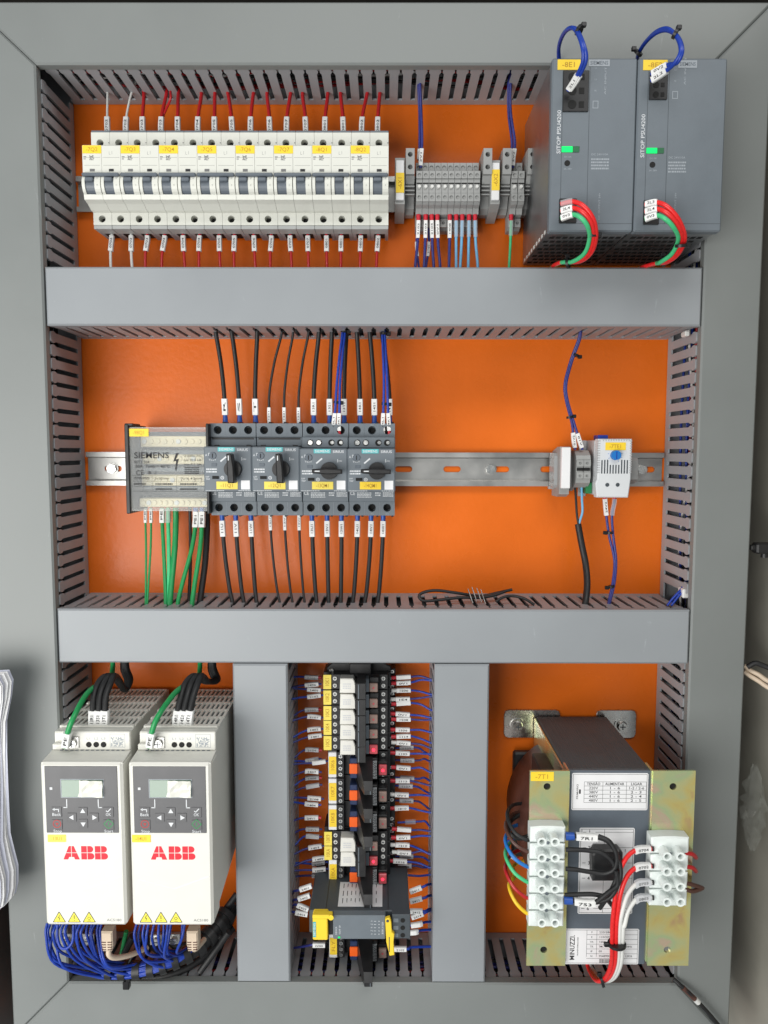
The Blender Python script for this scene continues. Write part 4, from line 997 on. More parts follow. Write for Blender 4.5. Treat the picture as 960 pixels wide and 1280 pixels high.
d2=dup(d1,(dx2,dy1,0),'right frequency drive with yellow tag -14U1, next to the upright duct')
yellow_tag(d1,'-13U1',4.6,20.5,-73.6,-67,150.05,m='yellow2'); yellow_tag(d2,'-14U1',1.6,18,-73.6,-67,150.05,m='yellow')
# supply cables above the drives
for n_,(du,nm) in enumerate(((0,'left'),(109,'right'))):
    q=lambda u,v,z: a3(u+du-(4 if n_ else 0)*(1 if v>890 else 0),v,z)
    gz=wire(f'green earth wire with white sleeve on the {nm} drive',[q(82,934,133),q(85,915,137),q(93,895,134),q(108,868,112),q(124,855,88),q(138,846,60),q(141,832,42),(at(140+du,822,40)[0],-196,40)],2.5,'green',[(1,16,'PE','sleeve',3.5)],group='green drive earth wires')
    for k in range(3):
        u=116+7.6*k
        wire(f'{ORD[k]} black supply cable from the left into the top of the {nm} drive',[q(u,908,108),q(u+.4,896,112),q(u+1,872,106),q(u+7,854,96),q(u+18-3*k,845,82),q(u+30-6*k,851,66),q(u+40-8*k,862,50) if n_==0 else q(u+34-7*k,852,56),q(163-k*2,850,42),q(158-k*2,834,36),(at(158+du,822,36)[0],-196,36)],3.1,'rubber',[(3,18,['13R1','13S1','13T1'][k] if n_==0 else ['14R1','14S1','14T1'][k],'sleeve',3.8)],group='black drive supply cables')
# network plugs and control wires under the drives
for n_,(u,nm) in enumerate(((136,'left'),(242,'right'))):
    x,y=at(u,1176,118); t=thing('network_plug',f'beige network plug under the {nm} drive','plug',(x,y,118),'beige network plugs')
    obj('boot',B().prism([(-5.2,12),(5.2,12),(5.4,-1),(4.2,-7.5),(-4.2,-7.5),(-5.4,-1)],-5,5,'z',1.4),'beige',t)
    b=B()
    for k in range(4): b.box(-4.6,-.7,-5.6+k*2.4,-4.7+k*2.4,4.6,5.2).box(.7,4.6,-5.6+k*2.4,-4.7+k*2.4,4.6,5.2)
    obj('strain_ribs',b,'brown',t)
    cb=B().tube(spline([(0,-7,0),(0,-14,0),(4,-21,-6),(13,-27,-18),(24,-31,-34)] if n_==0 else [(0,-7,0),(0,-11,-4),(1,-15,-14),(2,-20,-30)]),2.5,10)
    obj('cord',cb,'beige',t)
rb=random.Random(11)
bun=[a3(96,1206,88),a3(120,1211,90),a3(150,1214,92),a3(185,1211,92),a3(215,1202,88),a3(245,1186,78),a3(270,1160,60),a3(288,1136,42)]
BP=spline(bun,12)
def follow(i0_,ang,rr,i1_=None):
    out=[]
    for i in range(i0_,i1_ or len(BP)-20,9):
        a=ang+i*.03; out.append(BP[i]+Vector((0,rr*math.sin(a),rr*math.cos(a))))
    return out
lw=[59,63,67,71,76,80,84,96,101,106,110,115,119,123,127]
for k,u in enumerate(lw):
    zz=rb.uniform(100,126); en=5+int(k*1.5); ang=-1.3+2.6*((k*4)%15)/14; f_=follow(en+6,ang,6.2)
    sag=at(0,1178+rb.uniform(0,5),zz)[1]; p0=Vector(a3(u,1154,zz)); p1=Vector(a3(u-3+rb.uniform(-2,2),1170,zz+4)); p2=p1.lerp(f_[0],.38)+Vector((-6+(k>4)*3+rb.uniform(-3,3),-6+rb.uniform(-5,4),5+rb.uniform(-6,8)))
    wire(f'{ORD[k]} blue control wire from the left hanging under the left drive',[p0,p1,p2]+f_,1.3,'blue',[],group='blue control wires under the drives')
rw=[171,176,181,186,193,199,205,210,214,228,231]
for k,u in enumerate(rw):
    zz=rb.uniform(100,126); en=42+k; ang=-1.3+2.6*((k*3)%11)/10; f_=follow(en+4,ang,6.6)
    p0=Vector(a3(u,1154,zz)); p1=Vector(a3(u-2+rb.uniform(-1.5,1.5),1172,zz+4)); p2=p1.lerp(f_[0],.4)+Vector((-4+rb.uniform(-3,2),-5+rb.uniform(-4,3),5+rb.uniform(-6,8)))
    wire(f'{ORD[k]} blue control wire from the left hanging under the right drive',[p0,p1,p2]+f_,1.3,'blue',[],group='blue control wires under the drives')
wire('small bright blue loop of wire under the left drive',[a3(72,1156,124),a3(72,1172,128),a3(76,1184,130),a3(84,1185,130),a3(91,1176,128),a3(92,1156,124)],1.3,'blue')
o=wire('black cable bundle in spiral wrap sweeping under both drives to the right',BP[14::6],lambda t_:4.6+3.4*t_,'rubber',name='cable_bundle',cat='cable bundle',n=14)
o0=BP[14]
for k in range(11):
    i=18+k*6
    if i+4>=len(BP): break
    sg_=[p-o0 for p in BP[i:i+4]]
    sg_=[p+Vector(((j-1.5)*.0,0,0)) for j,p in enumerate(sg_)]
    obj('wrap_turn',B().tube(sg_,8.0+.12*k+(1.0 if k>6 else 0),16),'black',o)
t=thing('cable_tie','large black cable tie hanging from the wrapped bundle between the drives','cable tie',a3(160,1214,94))
obj('strap',B().box(-1.5,3,-10,10,-2,4,.6),'tie',t); obj('head',B().box(-4,2.4,-16,-8,-1,5,.8),'tie',t); obj('tail',B().tube(spline([(1,8,2),(8,22,-6),(16,34,-16)]),1.6,6),'tie',t)
for k,(u0,v0,u1,v1,r,m) in enumerate(((158,1164,150,1202,2.3,'green'),(166,1170,148,1206,3.6,'rubber'),(286,1165,250,1215,3.4,'rubber'))):
    wire(['short dark green wire between the two drives near the bottom','thick black motor cable between the two drives near the bottom','black motor cable slanting down to the bottom duct beside the right drive'][k],[a3(u0,v0,70),a3((u0+u1)/2,(v0+v1)/2,68),a3(u1,v1,70)],r,m,name='cable',cat='cable')
wire('lower thick black motor cable running under the wrapped bundle',[a3(100,1198,60),a3(130,1214,70),a3(170,1222,72),a3(210,1219,70),a3(250,1200,56),a3(292,1160,30)],3.6,'rubber',name='cable',cat='cable')
wire('black motor cable rising behind the right drive',[a3(250,1214,40),a3(270,1180,40),a3(288,1150,30),a3(296,1120,20)],4.5,'rubber',name='cable',cat='cable')
for k,(u,v) in enumerate(((84,1175),(110,1175),(195,1176),(217,1175))):
    p=a3(u,v,96); t=thing('earth_clamp',f'{ORD[k]} shiny earth clamp from the left under the drives','clamp',p,'earth clamps under the drives')
    obj('plate',B().box(-6,6,-4.5,6,-2,0,.4),'steel',t); obj('screw_head',B().cyl((0,0,.05),(0,0,2.6),4,3.6,14),'screw',t); obj('screw_slot',B().box(-3,3,-.5,.5,2.62,2.8),'slate3',t)

for k,(pts,r) in enumerate((([(62,1168,30),(80,1190,50),(110,1208,60),(150,1214,60),(200,1208,54),(260,1170,40),(294,1130,26)],4.2),([(90,1166,40),(104,1186,56),(130,1202,66),(170,1206,66),(215,1196,60),(262,1166,46),(294,1128,34)],4.2),([(180,1166,40),(196,1186,60),(222,1192,64),(255,1170,54),(292,1128,40)],4.0),([(205,1166,44),(220,1182,60),(244,1176,58),(270,1152,50),(296,1118,40)],3.6))):
    wire(f'{ORD[k]} black motor cable from the back in the dark tangle under the drives',[a3(*p) for p in pts],r,'rubber',name='cable',cat='cable',group='black motor cables under the drives')

# ================================================================ relay column
VR=960
def rx(u,z): return at(u,VR,z)[0]
rr_=B().box(-44,-8,-500,-212,.4,1.6).box(-44,-39,-500,-212,6.4,7.5).box(-13,-8,-500,-212,6.4,7.5).box(-39.9,-39,-500,-212,1.7,6.3).box(-13,-12.1,-500,-212,1.7,6.3)
o=obj('mounting_rail',rr_,'steel',None); tag(o,'upright steel mounting rail behind the relay column','rail','steel mounting rails')
t=thing('end_clamp','black end clamp at the top of the relay column','terminal clamp',(-26,at(450,836,30)[1],7.5))
obj('body',B().prism([(-34,-6),(32,-6),(32,3),(24,7),(-28,7),(-34,2)],0,24,'z',1),'black',t); obj('screw',B().cyl((-29,-1.6,24.1),(-29,-1.6,25.4),2.6,2.3,14),'screw',t); obj('catch',B().box(-10,12,-2,9,24,34,.8),'black',t)
def screw_part(t,x,y,z,r=2.1,m='screw'):
    s=obj('clamp_screw',SCREW[m],None,t,(x,y,z)); return s
sb=B().cyl((0,0,0),(0,0,1.2),2.15,1.95,12); SCREW={'screw':mesh('clamp_screw',sb,'screw'),'whitewire':mesh('clamp_screw',sb,'whitewire')}
SLOT=mesh('screw_slot',B().box(-.35,.35,-1.3,1.3,1.21,1.35).box(-1.3,1.3,-.35,.35,1.21,1.36),'slate3')
def cs(t,x,y,z,m='screw'): s=screw_part(t,x,y,z,m=m); obj('screw_slot',SLOT,None,s)
def make_slim():
    t=thing('relay','x','relay',(0,0,0),'slim relays with white levers'); h=7.65
    xa,xb=rx(405,38),rx(488,38)
    obj('socket',B().box(xa,xb,-h,h,0,29,.5),'black',t)
    obj('socket_step',B().box(xa+8,xb-9,-h+.1,h-.1,29.1,37,.4),'black',t)
    obj('outer_tier',B().box(xb+.1,rx(494,24),-h,h,0,17,.5),'black',t)
    for y in (-3.7,3.6):
        cs(t,rx(419,46),y,37.2,'whitewire'); cs(t,rx(479,46),y,37.2,'whitewire'); cs(t,rx(490,26),y+1,17.1)
    obj('screw_strip',B().box(rx(414.5,44),rx(424,44),-h+.1,h-.1,29.1,37.1,.3),'black',t); obj('screw_strip',B().box(rx(474,44),rx(484.5,44),-h+.1,h-.1,29.1,37.1,.3),'black',t)
    x0,x1=rx(425,58),rx(446.5,58)
    lv=obj('ejector_lever',B().prism([(x0,-7.4),(x1+.7,-7.4),(x1+1,-6),(x1+1,-1),(x1-1.8,1.2),(x1-2.6,4.6),(x1-4,7.2),(x0+.5,7.4)],37.2,50,'z',.7),'lever_white',t)
    b=ink(B()); scribble(b,x0+3,x1-6,-3.4,3,50.08,3,random.Random(2)); obj('print_marks',b,'sleeve_dim',lv)
    s0,s1=-29.5,-19
    obj('retaining_clip',B().prism([(-h,37),(h,37),(h,56),(h,66.6),(-h,67),(-h,60)],s0+2,s1,'x').box(s0,s0+2,-h+2,h-3,37,58,.5),'black',t)
    obj('clip_edge',B().box(s0+3.4,s0+4.4,-h+.4,h-.6,66.9,67.6,.2),'slate2',t)
    obj('relay_case',B().box(rx(456,50),rx(461.5,50),-6.5,6.6,37.2,50,.5),'slate2',t)
    obj('lamp_base',B().box(rx(462,50),rx(473,50),-h+.2,h-.2,37.2,46,.4),'black',t)
    return t
def lens(t,x0,x1,y0,y1,z,lit):
    m='lens_red' if lit else 'lens_brown'
    l=obj('lamp_lens',B().box(x0,x1,y0,y1,z,z+3.5,.7),m,t)
    obj('lamp_core',B().cyl(((x0+x1)/2,(y0+y1)/2,z+3.52),((x0+x1)/2,(y0+y1)/2,z+3.9),1.5 if lit else 1,n=12),'led_red' if lit else 'lens_red',l)
    return l
slim=[(853.5,0),(873,0),(892.5,0),(911,0),(930,1),(1050,0),(1068,2)]
place=['topmost','second from top','third from top','fourth from top','fifth from top, above the orange levers','lamp dark, upper of the two above the safety relay','lit lower one of the two above the safety relay']
sm=make_slim(); sl_objs=[]
for i,(v,lit) in enumerate(slim):
    loc=(0,at(409,v,48)[1],7.5); lab='slim black relay with white lever, '+place[i]
    if i==0: sm.location=W3(loc); sm['label']=lab; o=sm
    else: o=dup(sm,loc,lab)
    sl_objs.append(o)
ktag=['10K1','10K2','10K3','10K4','10K5','10K9','10KA']
for i,o in enumerate(sl_objs):
    yellow_tag(o,ktag[i],rx(404.5,48),rx(414.3,48),-7.3,7.4,38,math.pi/2,'yellow2')
    lens(o,rx(461.5,60),rx(472,60),-6.6,2.2,46.1,slim[i][1])
def make_wide():
    t=thing('relay','x','relay',(0,0,0),'wide relays with orange levers'); h=13.3
    xa,xb=rx(410,36),rx(488,36)
    obj('socket',B().box(xa,xb,-h,h,0,30,.5),'black',t)
    obj('outer_tier',B().box(xb+.1,rx(494,24),-h,h,0,17,.5),'black',t)
    obj('screw_strip',B().box(rx(421,44),rx(430,44),-h+.1,h-.1,30.1,38,.3),'black',t); obj('screw_strip',B().box(rx(474,44),rx(484.5,44),-h+.1,h-.1,30.1,36,.3),'black',t)
    for y in (-9.6,-3.3,3.1,9.4): cs(t,rx(425.5,46),y,38.1)
    for y in (-10.4,10.2): cs(t,rx(479,46),y,36.1); cs(t,rx(490,26),y-1,17.1)
    obj('label_holder',B().box(rx(410.5,46),rx(420.6,46),-h+.3,h-.3,30.1,38.5,.4),'paper',t)
    x0,x1=rx(437,58),rx(446.5,58)
    obj('lever_base',B().box(x0,x1,-10.6,10.2,30.1,46,.8),'navy',t); obj('lever_tab',B().box(x0-.4,x1+.3,-5.2,5.2,46.05,47.6,.6),'orange_lever',t)
    pr=[(-h,30),(h,30),(h-1,46),(h*.2,80),(-h*.3,86),(-h*.6,86),(-h,58)]; n_=len(pr)
    def sq(z,e): k_=max(0,(z-30)/56); return (-31+11.5*k_) if e==0 else (-12.4+.6*k_)
    obj('ejector_fin',B().add([(sq(z,e),y,z) for e in (0,1) for y,z in pr],[(i,(i+1)%n_,n_+(i+1)%n_,n_+i) for i in range(n_)]+[tuple(range(n_))[::-1],tuple(range(n_,2*n_))]),'black',t)
    obj('fin_edge',B().box(-14.2,-13.4,-h*.58,-h*.32,85.9,86.4,.2),'slate2',t)
    obj('relay_case',B().box(rx(450,52),rx(472,52),-h+2,h-2,30.1,48,1),'black',t)
    pl=obj('case_label',B().box(rx(456,58),rx(463,58),-10,10,48.05,48.3),'slate2',t)
    b=ink(B()); x=rx(464.5,58)
    for k in range(4): 
        y=-9.5
        while y<9: l=random.Random(k*7+int(y*10)).uniform(.8,3); b.rect(x+k*1.35,x+k*1.35+.8,y,min(9.4,y+l),48.1); y+=l+.5
    obj('print_marks',b,'ink_white',t)
    obj('lamp_base',B().box(rx(473,50),rx(484,50),-8,7,36.1,46,.4),'black',t)
    return t
wide=[(957.5,1),(990.5,0),(1023.5,0),(1092,2),(1184,0)]
wp=['uppermost of the five, red lamp glowing','second of the five from the top','third of the five from the top','just above the safety relay, red lamp lit','half hidden below the safety relay']
wm=make_wide(); wl=[]
for i,(v,lit) in enumerate(wide):
    loc=(0,at(414,v,48)[1],7.5); lab='wide black relay with orange lever, '+wp[i]
    if i==0: wm.location=W3(loc); wm['label']=lab; o=wm
    else: o=dup(wm,loc,lab)
    wl.append(o)
for i,o in enumerate(wl):
    yellow_tag(o,['10K6','10K7','10K8','10KA','FLY'][i],rx(411,48),rx(420.2,48),-9.5,9,38.6,math.pi/2)
    lens(o,rx(473.5,58),rx(483.5,58),-5.6,4.8,46.1,wide[i][1])

# safety relay
xa,yt=at(384,1145,106); xb,yb=at(513,1174.5,106)
t=thing('safety_relay','dark grey safety relay with yellow clips near the bottom of the relay column','safety relay',((xa+xb)/2,(yt+yb)/2,7.5)); hw=(xb-xa)/2; hh=(yt-yb)/2; ox=(xa+xb)/2; oy=(yt+yb)/2
def q(u,v,z=106): p=at(u,v,z); return p[0]-ox,p[1]-oy
obj('housing',B().box(-hw+1,hw-.6,-hh+.5,hh,0,90,.8),'slate3',t)
obj('front',B().box(q(411,0)[0],q(484,0)[0],-hh,hh+.4,90.1,98.5,.8),'slate2',t)
tp=obj('rating_label',B().box(q(424,1110,70)[0],q(478,1110,70)[0],hh+.02,hh+.15,44,84),'paper',t)
b=ink(B()); rnd=random.Random(5)
for k in range(9):
    x=q(425,1110,70)[0]+3+k*4.1; 
    for j in range(3): b.add([(x,hh+.2,47+j*12),(x+.7,hh+.2,47+j*12),(x+.7,hh+.2,47+j*12+rnd.uniform(4,9)),(x,hh+.2,47+j*12+rnd.uniform(4,9))],[(0,1,2,3)])
obj('print_marks',b,'ink',tp)
for k,u in enumerate((411,485)): 
    x=q(u,1110,60)[0]; obj('case_joint',B().box(x-.3,x+.3,hh+.01,hh+.2,10,88),'black',t)
c=obj('left_terminal_plug',B().box(q(383,0)[0],q(404,0)[0],-hh-.5,hh+.8,88,99.5,1),'yellow',t)
obj('brand_plate',B().box(q(383.4,0)[0],q(387.6,0)[0],-hh+3,hh-5,99.55,99.9),'teal',c); obj('lettering',ink(B().text('SIEMENS',q(385.5,0)[0],-1,100,2,13,math.pi/2,bold=1)),'ink_white',c)
obj('hinge_arm',B().box(q(383,0)[0],q(410.5,0)[0],hh-1.5,hh+2.4,94,101,.8),'yellow',c)
obj('hinge_eye',B().cyl((q(408.5,0)[0],hh+.6,101),(q(408.5,0)[0],hh+.6,102),2.6,n=16),'yellow',c)
obj('plug_inset',B().box(q(405,0)[0],q(410.5,0)[0],-hh+2,hh-3,88,95,.4),'black',t)
c=obj('right_terminal_plug',B().prism([q(481.5,1147),q(487,1145.5),q(489,1150),q(490,1163),q(493,1166),q(492,1176),q(493,1192),q(487,1193),q(483,1176)],97,101,'z',.6),'yellow',t)
p=q(484.5,1149); obj('hinge_eye',B().cyl((p[0],p[1],101.02),(p[0],p[1],101.4),1.3,n=12),'slate3',c)
p0,p1=q(486,1174),q(490,1188); obj('slot',B().box(p0[0],p0[0]+.8,p1[1],p0[1]+4,101.02,101.2),'slate3',c)
te=obj('terminal_end',B().box(q(493,0)[0],hw,-hh-.3,hh+.6,88,97,.6),'slate3',t)
for k in range(3):
    y=-hh+3.4+k*(hh*2-4)/2.6; obj('terminal_window',B().box(q(495,0)[0],q(502,0)[0],y-1.9,y+1.9,97.05,97.3),'slate2',te); obj('clamp_opening',B().cyl((q(508,0)[0],y,97.05),(q(508,0)[0],y,97.3),2.2,n=12),'hole',te)
b=ink(B())
for r in range(5): b.text('Y12 Y22'[:3] if r%2 else 'A1',q(465,0)[0],-6+r*3.2,98.58,1.1).rect(q(468,0)[0],q(471,0)[0],-6.4+r*3.2,-6+r*3.2,98.58).disc(q(475,0)[0],-6.2+r*3.2,98.58,.45,8)
b.text('3SK1121',q(480,0)[0],0,98.58,1.5,13,math.pi/2).text('DEVICE',q(415.5,0)[0],-3,98.58,1.4,8,math.pi/2).text('OUT SF',q(420.5,0)[0],-2,98.58,1.4,9,math.pi/2)
obj('print_marks',b,'ink_white',t)
obj('status_light',B().box(q(418,0)[0],q(421,0)[0],-hh+1.4,-hh+2.8,98.5,98.8),'led_green',t)

# signal wires either side of the relays
L_=[(847,380,'2106',1),(855,385,'1406',0),(862.5,388,'1405',0),(869,388,'2102',0),(887,381,'2103',1),(897,388,'2107',0),(911,388,'1402',0),(919,389,'1401',0),(937.5,383,'2104',1),(949,383,'2105',1),(951.5,394,'',0),(965,385,'1407',0),(972,384,'1408',1),(981,386,'',1),(998.5,388,'2108',0),(1006,384,'1404',0),(1022,381,'24V1',0),(1036.5,380,'24V1',1),(1046,382,'',1),(1057.5,389,'1403',0),(1072,394,'1409',0),(1077.5,393,'2109',1),(1086,394,'1008',0),(1093.5,392,'0V1',1)]
rl=random.Random(21)
for i,(v,u,tx,dim) in enumerate(L_):
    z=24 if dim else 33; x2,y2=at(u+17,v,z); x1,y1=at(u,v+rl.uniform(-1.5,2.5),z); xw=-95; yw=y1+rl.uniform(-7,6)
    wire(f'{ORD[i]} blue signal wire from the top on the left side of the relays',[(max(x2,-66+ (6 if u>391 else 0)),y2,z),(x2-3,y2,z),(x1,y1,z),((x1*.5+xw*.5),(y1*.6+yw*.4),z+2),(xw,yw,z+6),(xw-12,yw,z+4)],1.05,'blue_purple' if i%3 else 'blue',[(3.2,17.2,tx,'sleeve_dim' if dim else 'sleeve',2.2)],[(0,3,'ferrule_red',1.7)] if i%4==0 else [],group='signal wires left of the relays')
R_=[(847,495,'',0),(854,495,'0V1',0),(863,495,'1500',0),(874,494,'1E4',0),(880,495,'',0),(892,494,'0V1',0),(899,495,'1508',0),(912,494,'1506',0),(921,495,'1114',0),(928,495,'0V1',0),(935,503,'1109',1),(941,494,'1102',0),(950,504,'1503',1),(959,495,'0V1',0),(972,504,'1105',1),(976,494,'1113',0),(982,502,'1107',1),(993,493,'0V1',0),(1000.5,503,'1504',1),(1010.5,493,'1810',0),(1028,507,'1106',1),(1036,496,'',0),(1047,495,'0V1',0),(1056,494,'1210',0),(1065,496,'0V1',0),(1070.5,503,'1509',1),(1076,491,'1016',0),(1083,501,'1408',1),(1093.5,492,'0V1',0)]
for i,(v,u,tx,dim) in enumerate(R_):
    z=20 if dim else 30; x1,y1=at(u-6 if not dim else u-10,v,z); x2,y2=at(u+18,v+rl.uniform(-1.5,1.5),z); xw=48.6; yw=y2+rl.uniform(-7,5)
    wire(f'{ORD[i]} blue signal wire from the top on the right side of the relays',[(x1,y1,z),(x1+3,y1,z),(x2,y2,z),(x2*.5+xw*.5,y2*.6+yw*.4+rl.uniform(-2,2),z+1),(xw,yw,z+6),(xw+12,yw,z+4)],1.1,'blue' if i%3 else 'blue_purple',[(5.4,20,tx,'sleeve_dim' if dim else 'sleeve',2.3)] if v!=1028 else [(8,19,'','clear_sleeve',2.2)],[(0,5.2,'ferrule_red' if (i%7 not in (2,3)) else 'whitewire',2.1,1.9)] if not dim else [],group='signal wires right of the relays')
for k,(u0,v0,u1,v1,tx) in enumerate(((390,1107,372,1113,'2401'),(388,1119,372,1124,'2402'),(386,1137,371,1131,'2403'),(385,1143,366,1140,'2404'),(407,1181,390,1181,'2V02'))):
    wire(f'{ORD[k]} dark wire from the top on the left of the safety relay',[a3(u0,v0,62),a3(u1,v1,62),a3(u1-5,v1+1,58),(-95.5,at(366,v1+4,50)[1],50),(-108,at(366,v1+4,50)[1],48)],1.2,'blue_purple',[(.5,13,tx,'sleeve',2.4)],group='wires of the safety relay')
for k,(u0,v0,u1,v1,tx) in enumerate(((512,1115,530,1108,'2411'),(512,1127,531,1122,'2411'),(512,1139,531,1139,'2412'),(514,1147,531,1141,'2414'),(513,1157,526,1155,''),(508,1166,521,1165,''),(492,1186,510,1186,'2102'))):
    wire(f'{ORD[k]} dark wire from the top on the right of the safety relay',[a3(u0,v0,62),a3(u1,v1,62),a3(u1+4,v1-2,58),(48.6,at(540,v1-3,50)[1],50),(60,at(540,v1-3,50)[1],48)],1.3,'blue',[(.5,13,tx,'sleeve',2.4)],group='wires of the safety relay')

# ================================================================ transformer
xa,yt=at(709,963,137); xb,_=at(814.5,963,137); _,yb=at(760,1206,137)
t=thing('transformer','large dark transformer with brass coloured side brackets and printed rating labels','transformer',((xa+xb)/2,yb,0)); ox=(xa+xb)/2; oy=yb; hw=(xb-xa)/2; H=yt-yb
def q(u,v,z): p=at(u,v,z); return p[0]-ox,p[1]-oy
obj('core',B().box(-hw,hw,6,H,5,134,.8),'laminate',t)
fp=obj('front_plate',B().box(-hw+.4,hw-.4,.5,H-.2,134.1,137,.5),'slate',t)
p0=q(630,887,1);p1=q(795,922,1)
c_=5
for ua,ub in ((630,700),(745,795)):
    xa_,xb_=q(ua,890,1)[0],q(ub,890,1)[0]
    ft=obj('foot_plate',B().prism([(xa_+c_,p1[1]),(xb_-c_,p1[1]),(xb_-1.4,p1[1]+1.4),(xb_,p1[1]+c_),(xb_,p0[1]-c_),(xb_-1.4,p0[1]-1.4),(xb_-c_,p0[1]),(xa_+c_,p0[1]),(xa_+1.4,p0[1]-1.4),(xa_,p0[1]-c_),(xa_,p1[1]+c_),(xa_+1.4,p1[1]+1.4)],.3,2.6,'z',.4),'screw',t)
for u in (647,777): 
    p=q(u,907,3); s=obj('screw_head',B().cyl((p[0],p[1],2.7),(p[0],p[1],3.6),8,n=20).cyl((p[0],p[1],3.65),(p[0],p[1],7.5),5.6,4.4,16),'screw',ft); obj('screw_slot',B().box(p[0]-3,p[0]+3,p[1]-.5,p[1]+.5,7.52,7.7).box(p[0]-.5,p[0]+.5,p[1]-3,p[1]+3,7.52,7.72),'slate3',ft)
obj('side_strap',B().prism([(5,H-1),(5,H-14),(135,H-34),(135,H-1)],0,1,'y') if 0 else B().box(-hw-2.4,-hw-.1,20,H-2,5,133,.5),'chromate',t)
# windings
el=[(-4+67*math.cos(a),H*.55+70*math.sin(a)) for a in [i*2*math.pi/40 for i in range(40)]]
b=B(); n=len(el); zs=[(18,.9),(24,1),(88,1),(95,.93)]
vs=[]
for z,s_ in zs: vs+=[(-4+(p[0]+4)*s_,H*.55+(p[1]-H*.55)*s_,z) for p in el]
b.add(vs,[(k*n+i,k*n+(i+1)%n,(k+1)*n+(i+1)%n,(k+1)*n+i) for k in range(3) for i in range(n)],True); b.add(vs[:n],[tuple(range(n))]); b.add(vs[-n:],[tuple(range(n))])
obj('winding',b,'winding',t)
p0=q(641,938,8);p1=q(675,1075,8); obj('coil_former',B().box(p0[0],p1[0],p1[1]+6,p0[1],5,14,2),'black',t)
p0=q(655,1060,70);p1=q(690,1020,70); obj('coil_clip',B().box(p0[0]+8,p1[0],p0[1],p1[1]+60,60,100,1),'black',t)
# brackets with folded edge and holes
for s_,(u0,u1,name) in enumerate(((662.5,707.5,'left'),(817,861.5,'right'))):
    p0=q(u0,963.5,142);p1=q(u1-1.2,1207,142); x0,x1=p0[0],p1[0]
    bk=B(); hy=[q(u0,983,142)[1],q(u0,1187,142)[1]]; hx=q(u0,983,142)[0]+(15 if s_==0 else 17); z0,z1=140,142.2
    # plate split round its two holes
    cuts=[p1[1],hy[1]-7,hy[1]+7,hy[0]-7,hy[0]+7,p0[1]]
    for k in (0,2,4): bk.box(x0,x1,cuts[k],cuts[k+1],z0,z1)
    for k in (1,3):
        cy=(cuts[k]+cuts[k+1])/2; m=16; ang=[2*math.pi*i/m for i in range(m)]
        bk.hole(x0,x1,cuts[k],cuts[k+1],z0,z1,3.1,hx,cy)
    br=obj('bracket',bk,'chromate',t); 
    e=B().box(x1-1.2,x1+.9,p1[1]+2,p0[1]-1,122,z0-.1,.3) if s_==0 else B().box(x0-.9,x0+1.2,p1[1]+2,p0[1]-1,122,z0-.1,.3)
    obj('folded_edge',e,'chromate',br)
    for k in range(2): obj('screw_hole',B().cyl((hx,hy[k],z0+.25),(hx,hy[k],z0+.5),3.05,n=16),'hole' if s_==0 or k==0 else 'steel2',br)
yl=q(663.5,964.5,142); yr=q(692,976,142); yellow_tag(t,'-7T1',yl[0],yr[0],yr[1],yl[1],142.3)
# rating table
def plate(u0,v0,u1,v1,name):
    p0=q(u0,v0,137);p1=q(u1,v1,137); return obj(name,B().prism([(p0[0]+1,p1[1]),(p1[0]-1,p1[1]),(p1[0],p1[1]+1),(p1[0],p0[1]-1),(p1[0]-1,p0[1]),(p0[0]+1,p0[1]),(p0[0],p0[1]-1),(p0[0],p1[1]+1)],137.05,137.4,'z'),'paper',t),p0,p1
pl,p0,p1=plate(715,966,809,1012.5,'voltage_label'); z=137.5; b=ink(B())
b.frame(p0[0]+1,p1[0]-1,p1[1]+1,p0[1]-1,z,.25)
tx0,tx1=p0[0]+11,p1[0]-1.6; ty0,ty1=p0[1]-8,p0[1]-27; rows=5
for r in range(rows+1): y=ty0+(ty1-ty0)*r/rows; b.rect(tx0,tx1,y-.12,y+.12,z)
cw=[0,.30,.68,1]
for c in cw: x=tx0+(tx1-tx0)*c; b.rect(x-.12,x+.12,ty1,ty0,z)
W_=tx1-tx0; rh=(ty0-ty1)/rows
for r,row in enumerate((('TENSÃO','ALIMENTAR','LIGAR'),('220V','1 - 6','1-2 / 2-6'),('380V','1 - 6','2 - 3'),('440V','1 - 6','2 - 4'),('480V','1 - 6','2 - 5'))):
    for c,s_ in enumerate(row): b.text(s_,tx0+W_*(cw[c]+cw[c+1])/2,ty0-rh*(r+.5),z,2.3,min(W_*(cw[c+1]-cw[c])*.8,len(s_)*2.0),bold=1 if r==0 else 0)
b.text('PRIMARIO',p0[0]+5,p0[1]-17,z,1.6,14,math.pi/2).rect(p0[0]+6.5,p0[0]+8,p0[1]-19,p0[1]-15,z)
obj('print_marks',b,'ink',pl)
pl,p0,p1=plate(724.5,1034.5,790,1142,'connection_label'); b=ink(B()); b.frame(p0[0]+1,p1[0]-1,p1[1]+1,p0[1]-1,z,.35)
mid=p0[0]+(p1[0]-p0[0])*.45; b.rect(mid,mid+.3,p1[1]+1,p0[1]-1,z)
for k in range(6): y=p0[1]-4-k*(p0[1]-p1[1]-9)/5; b.text(str(k+1),p0[0]+9,y,z,3,bold=1).rect(p0[0]+3,p0[0]+6,y-.2,y+.2,z); b.rect(p0[0]+14,p1[0]-1,y-.15,y+.15,z)
b.frame(p0[0]+2,p0[0]+9,p0[1]-5,p0[1]-1,z,.3); b.text('1',p1[0]-8,p0[1]-21,z,3)
obj('print_marks',b,'ink',pl)
pl,p0,p1=plate(704.5,1160.5,797.5,1205,'rating_label'); b=ink(B()); b.frame(p0[0]+1,p1[0]-1,p1[1]+1,p0[1]-1,z,.3)
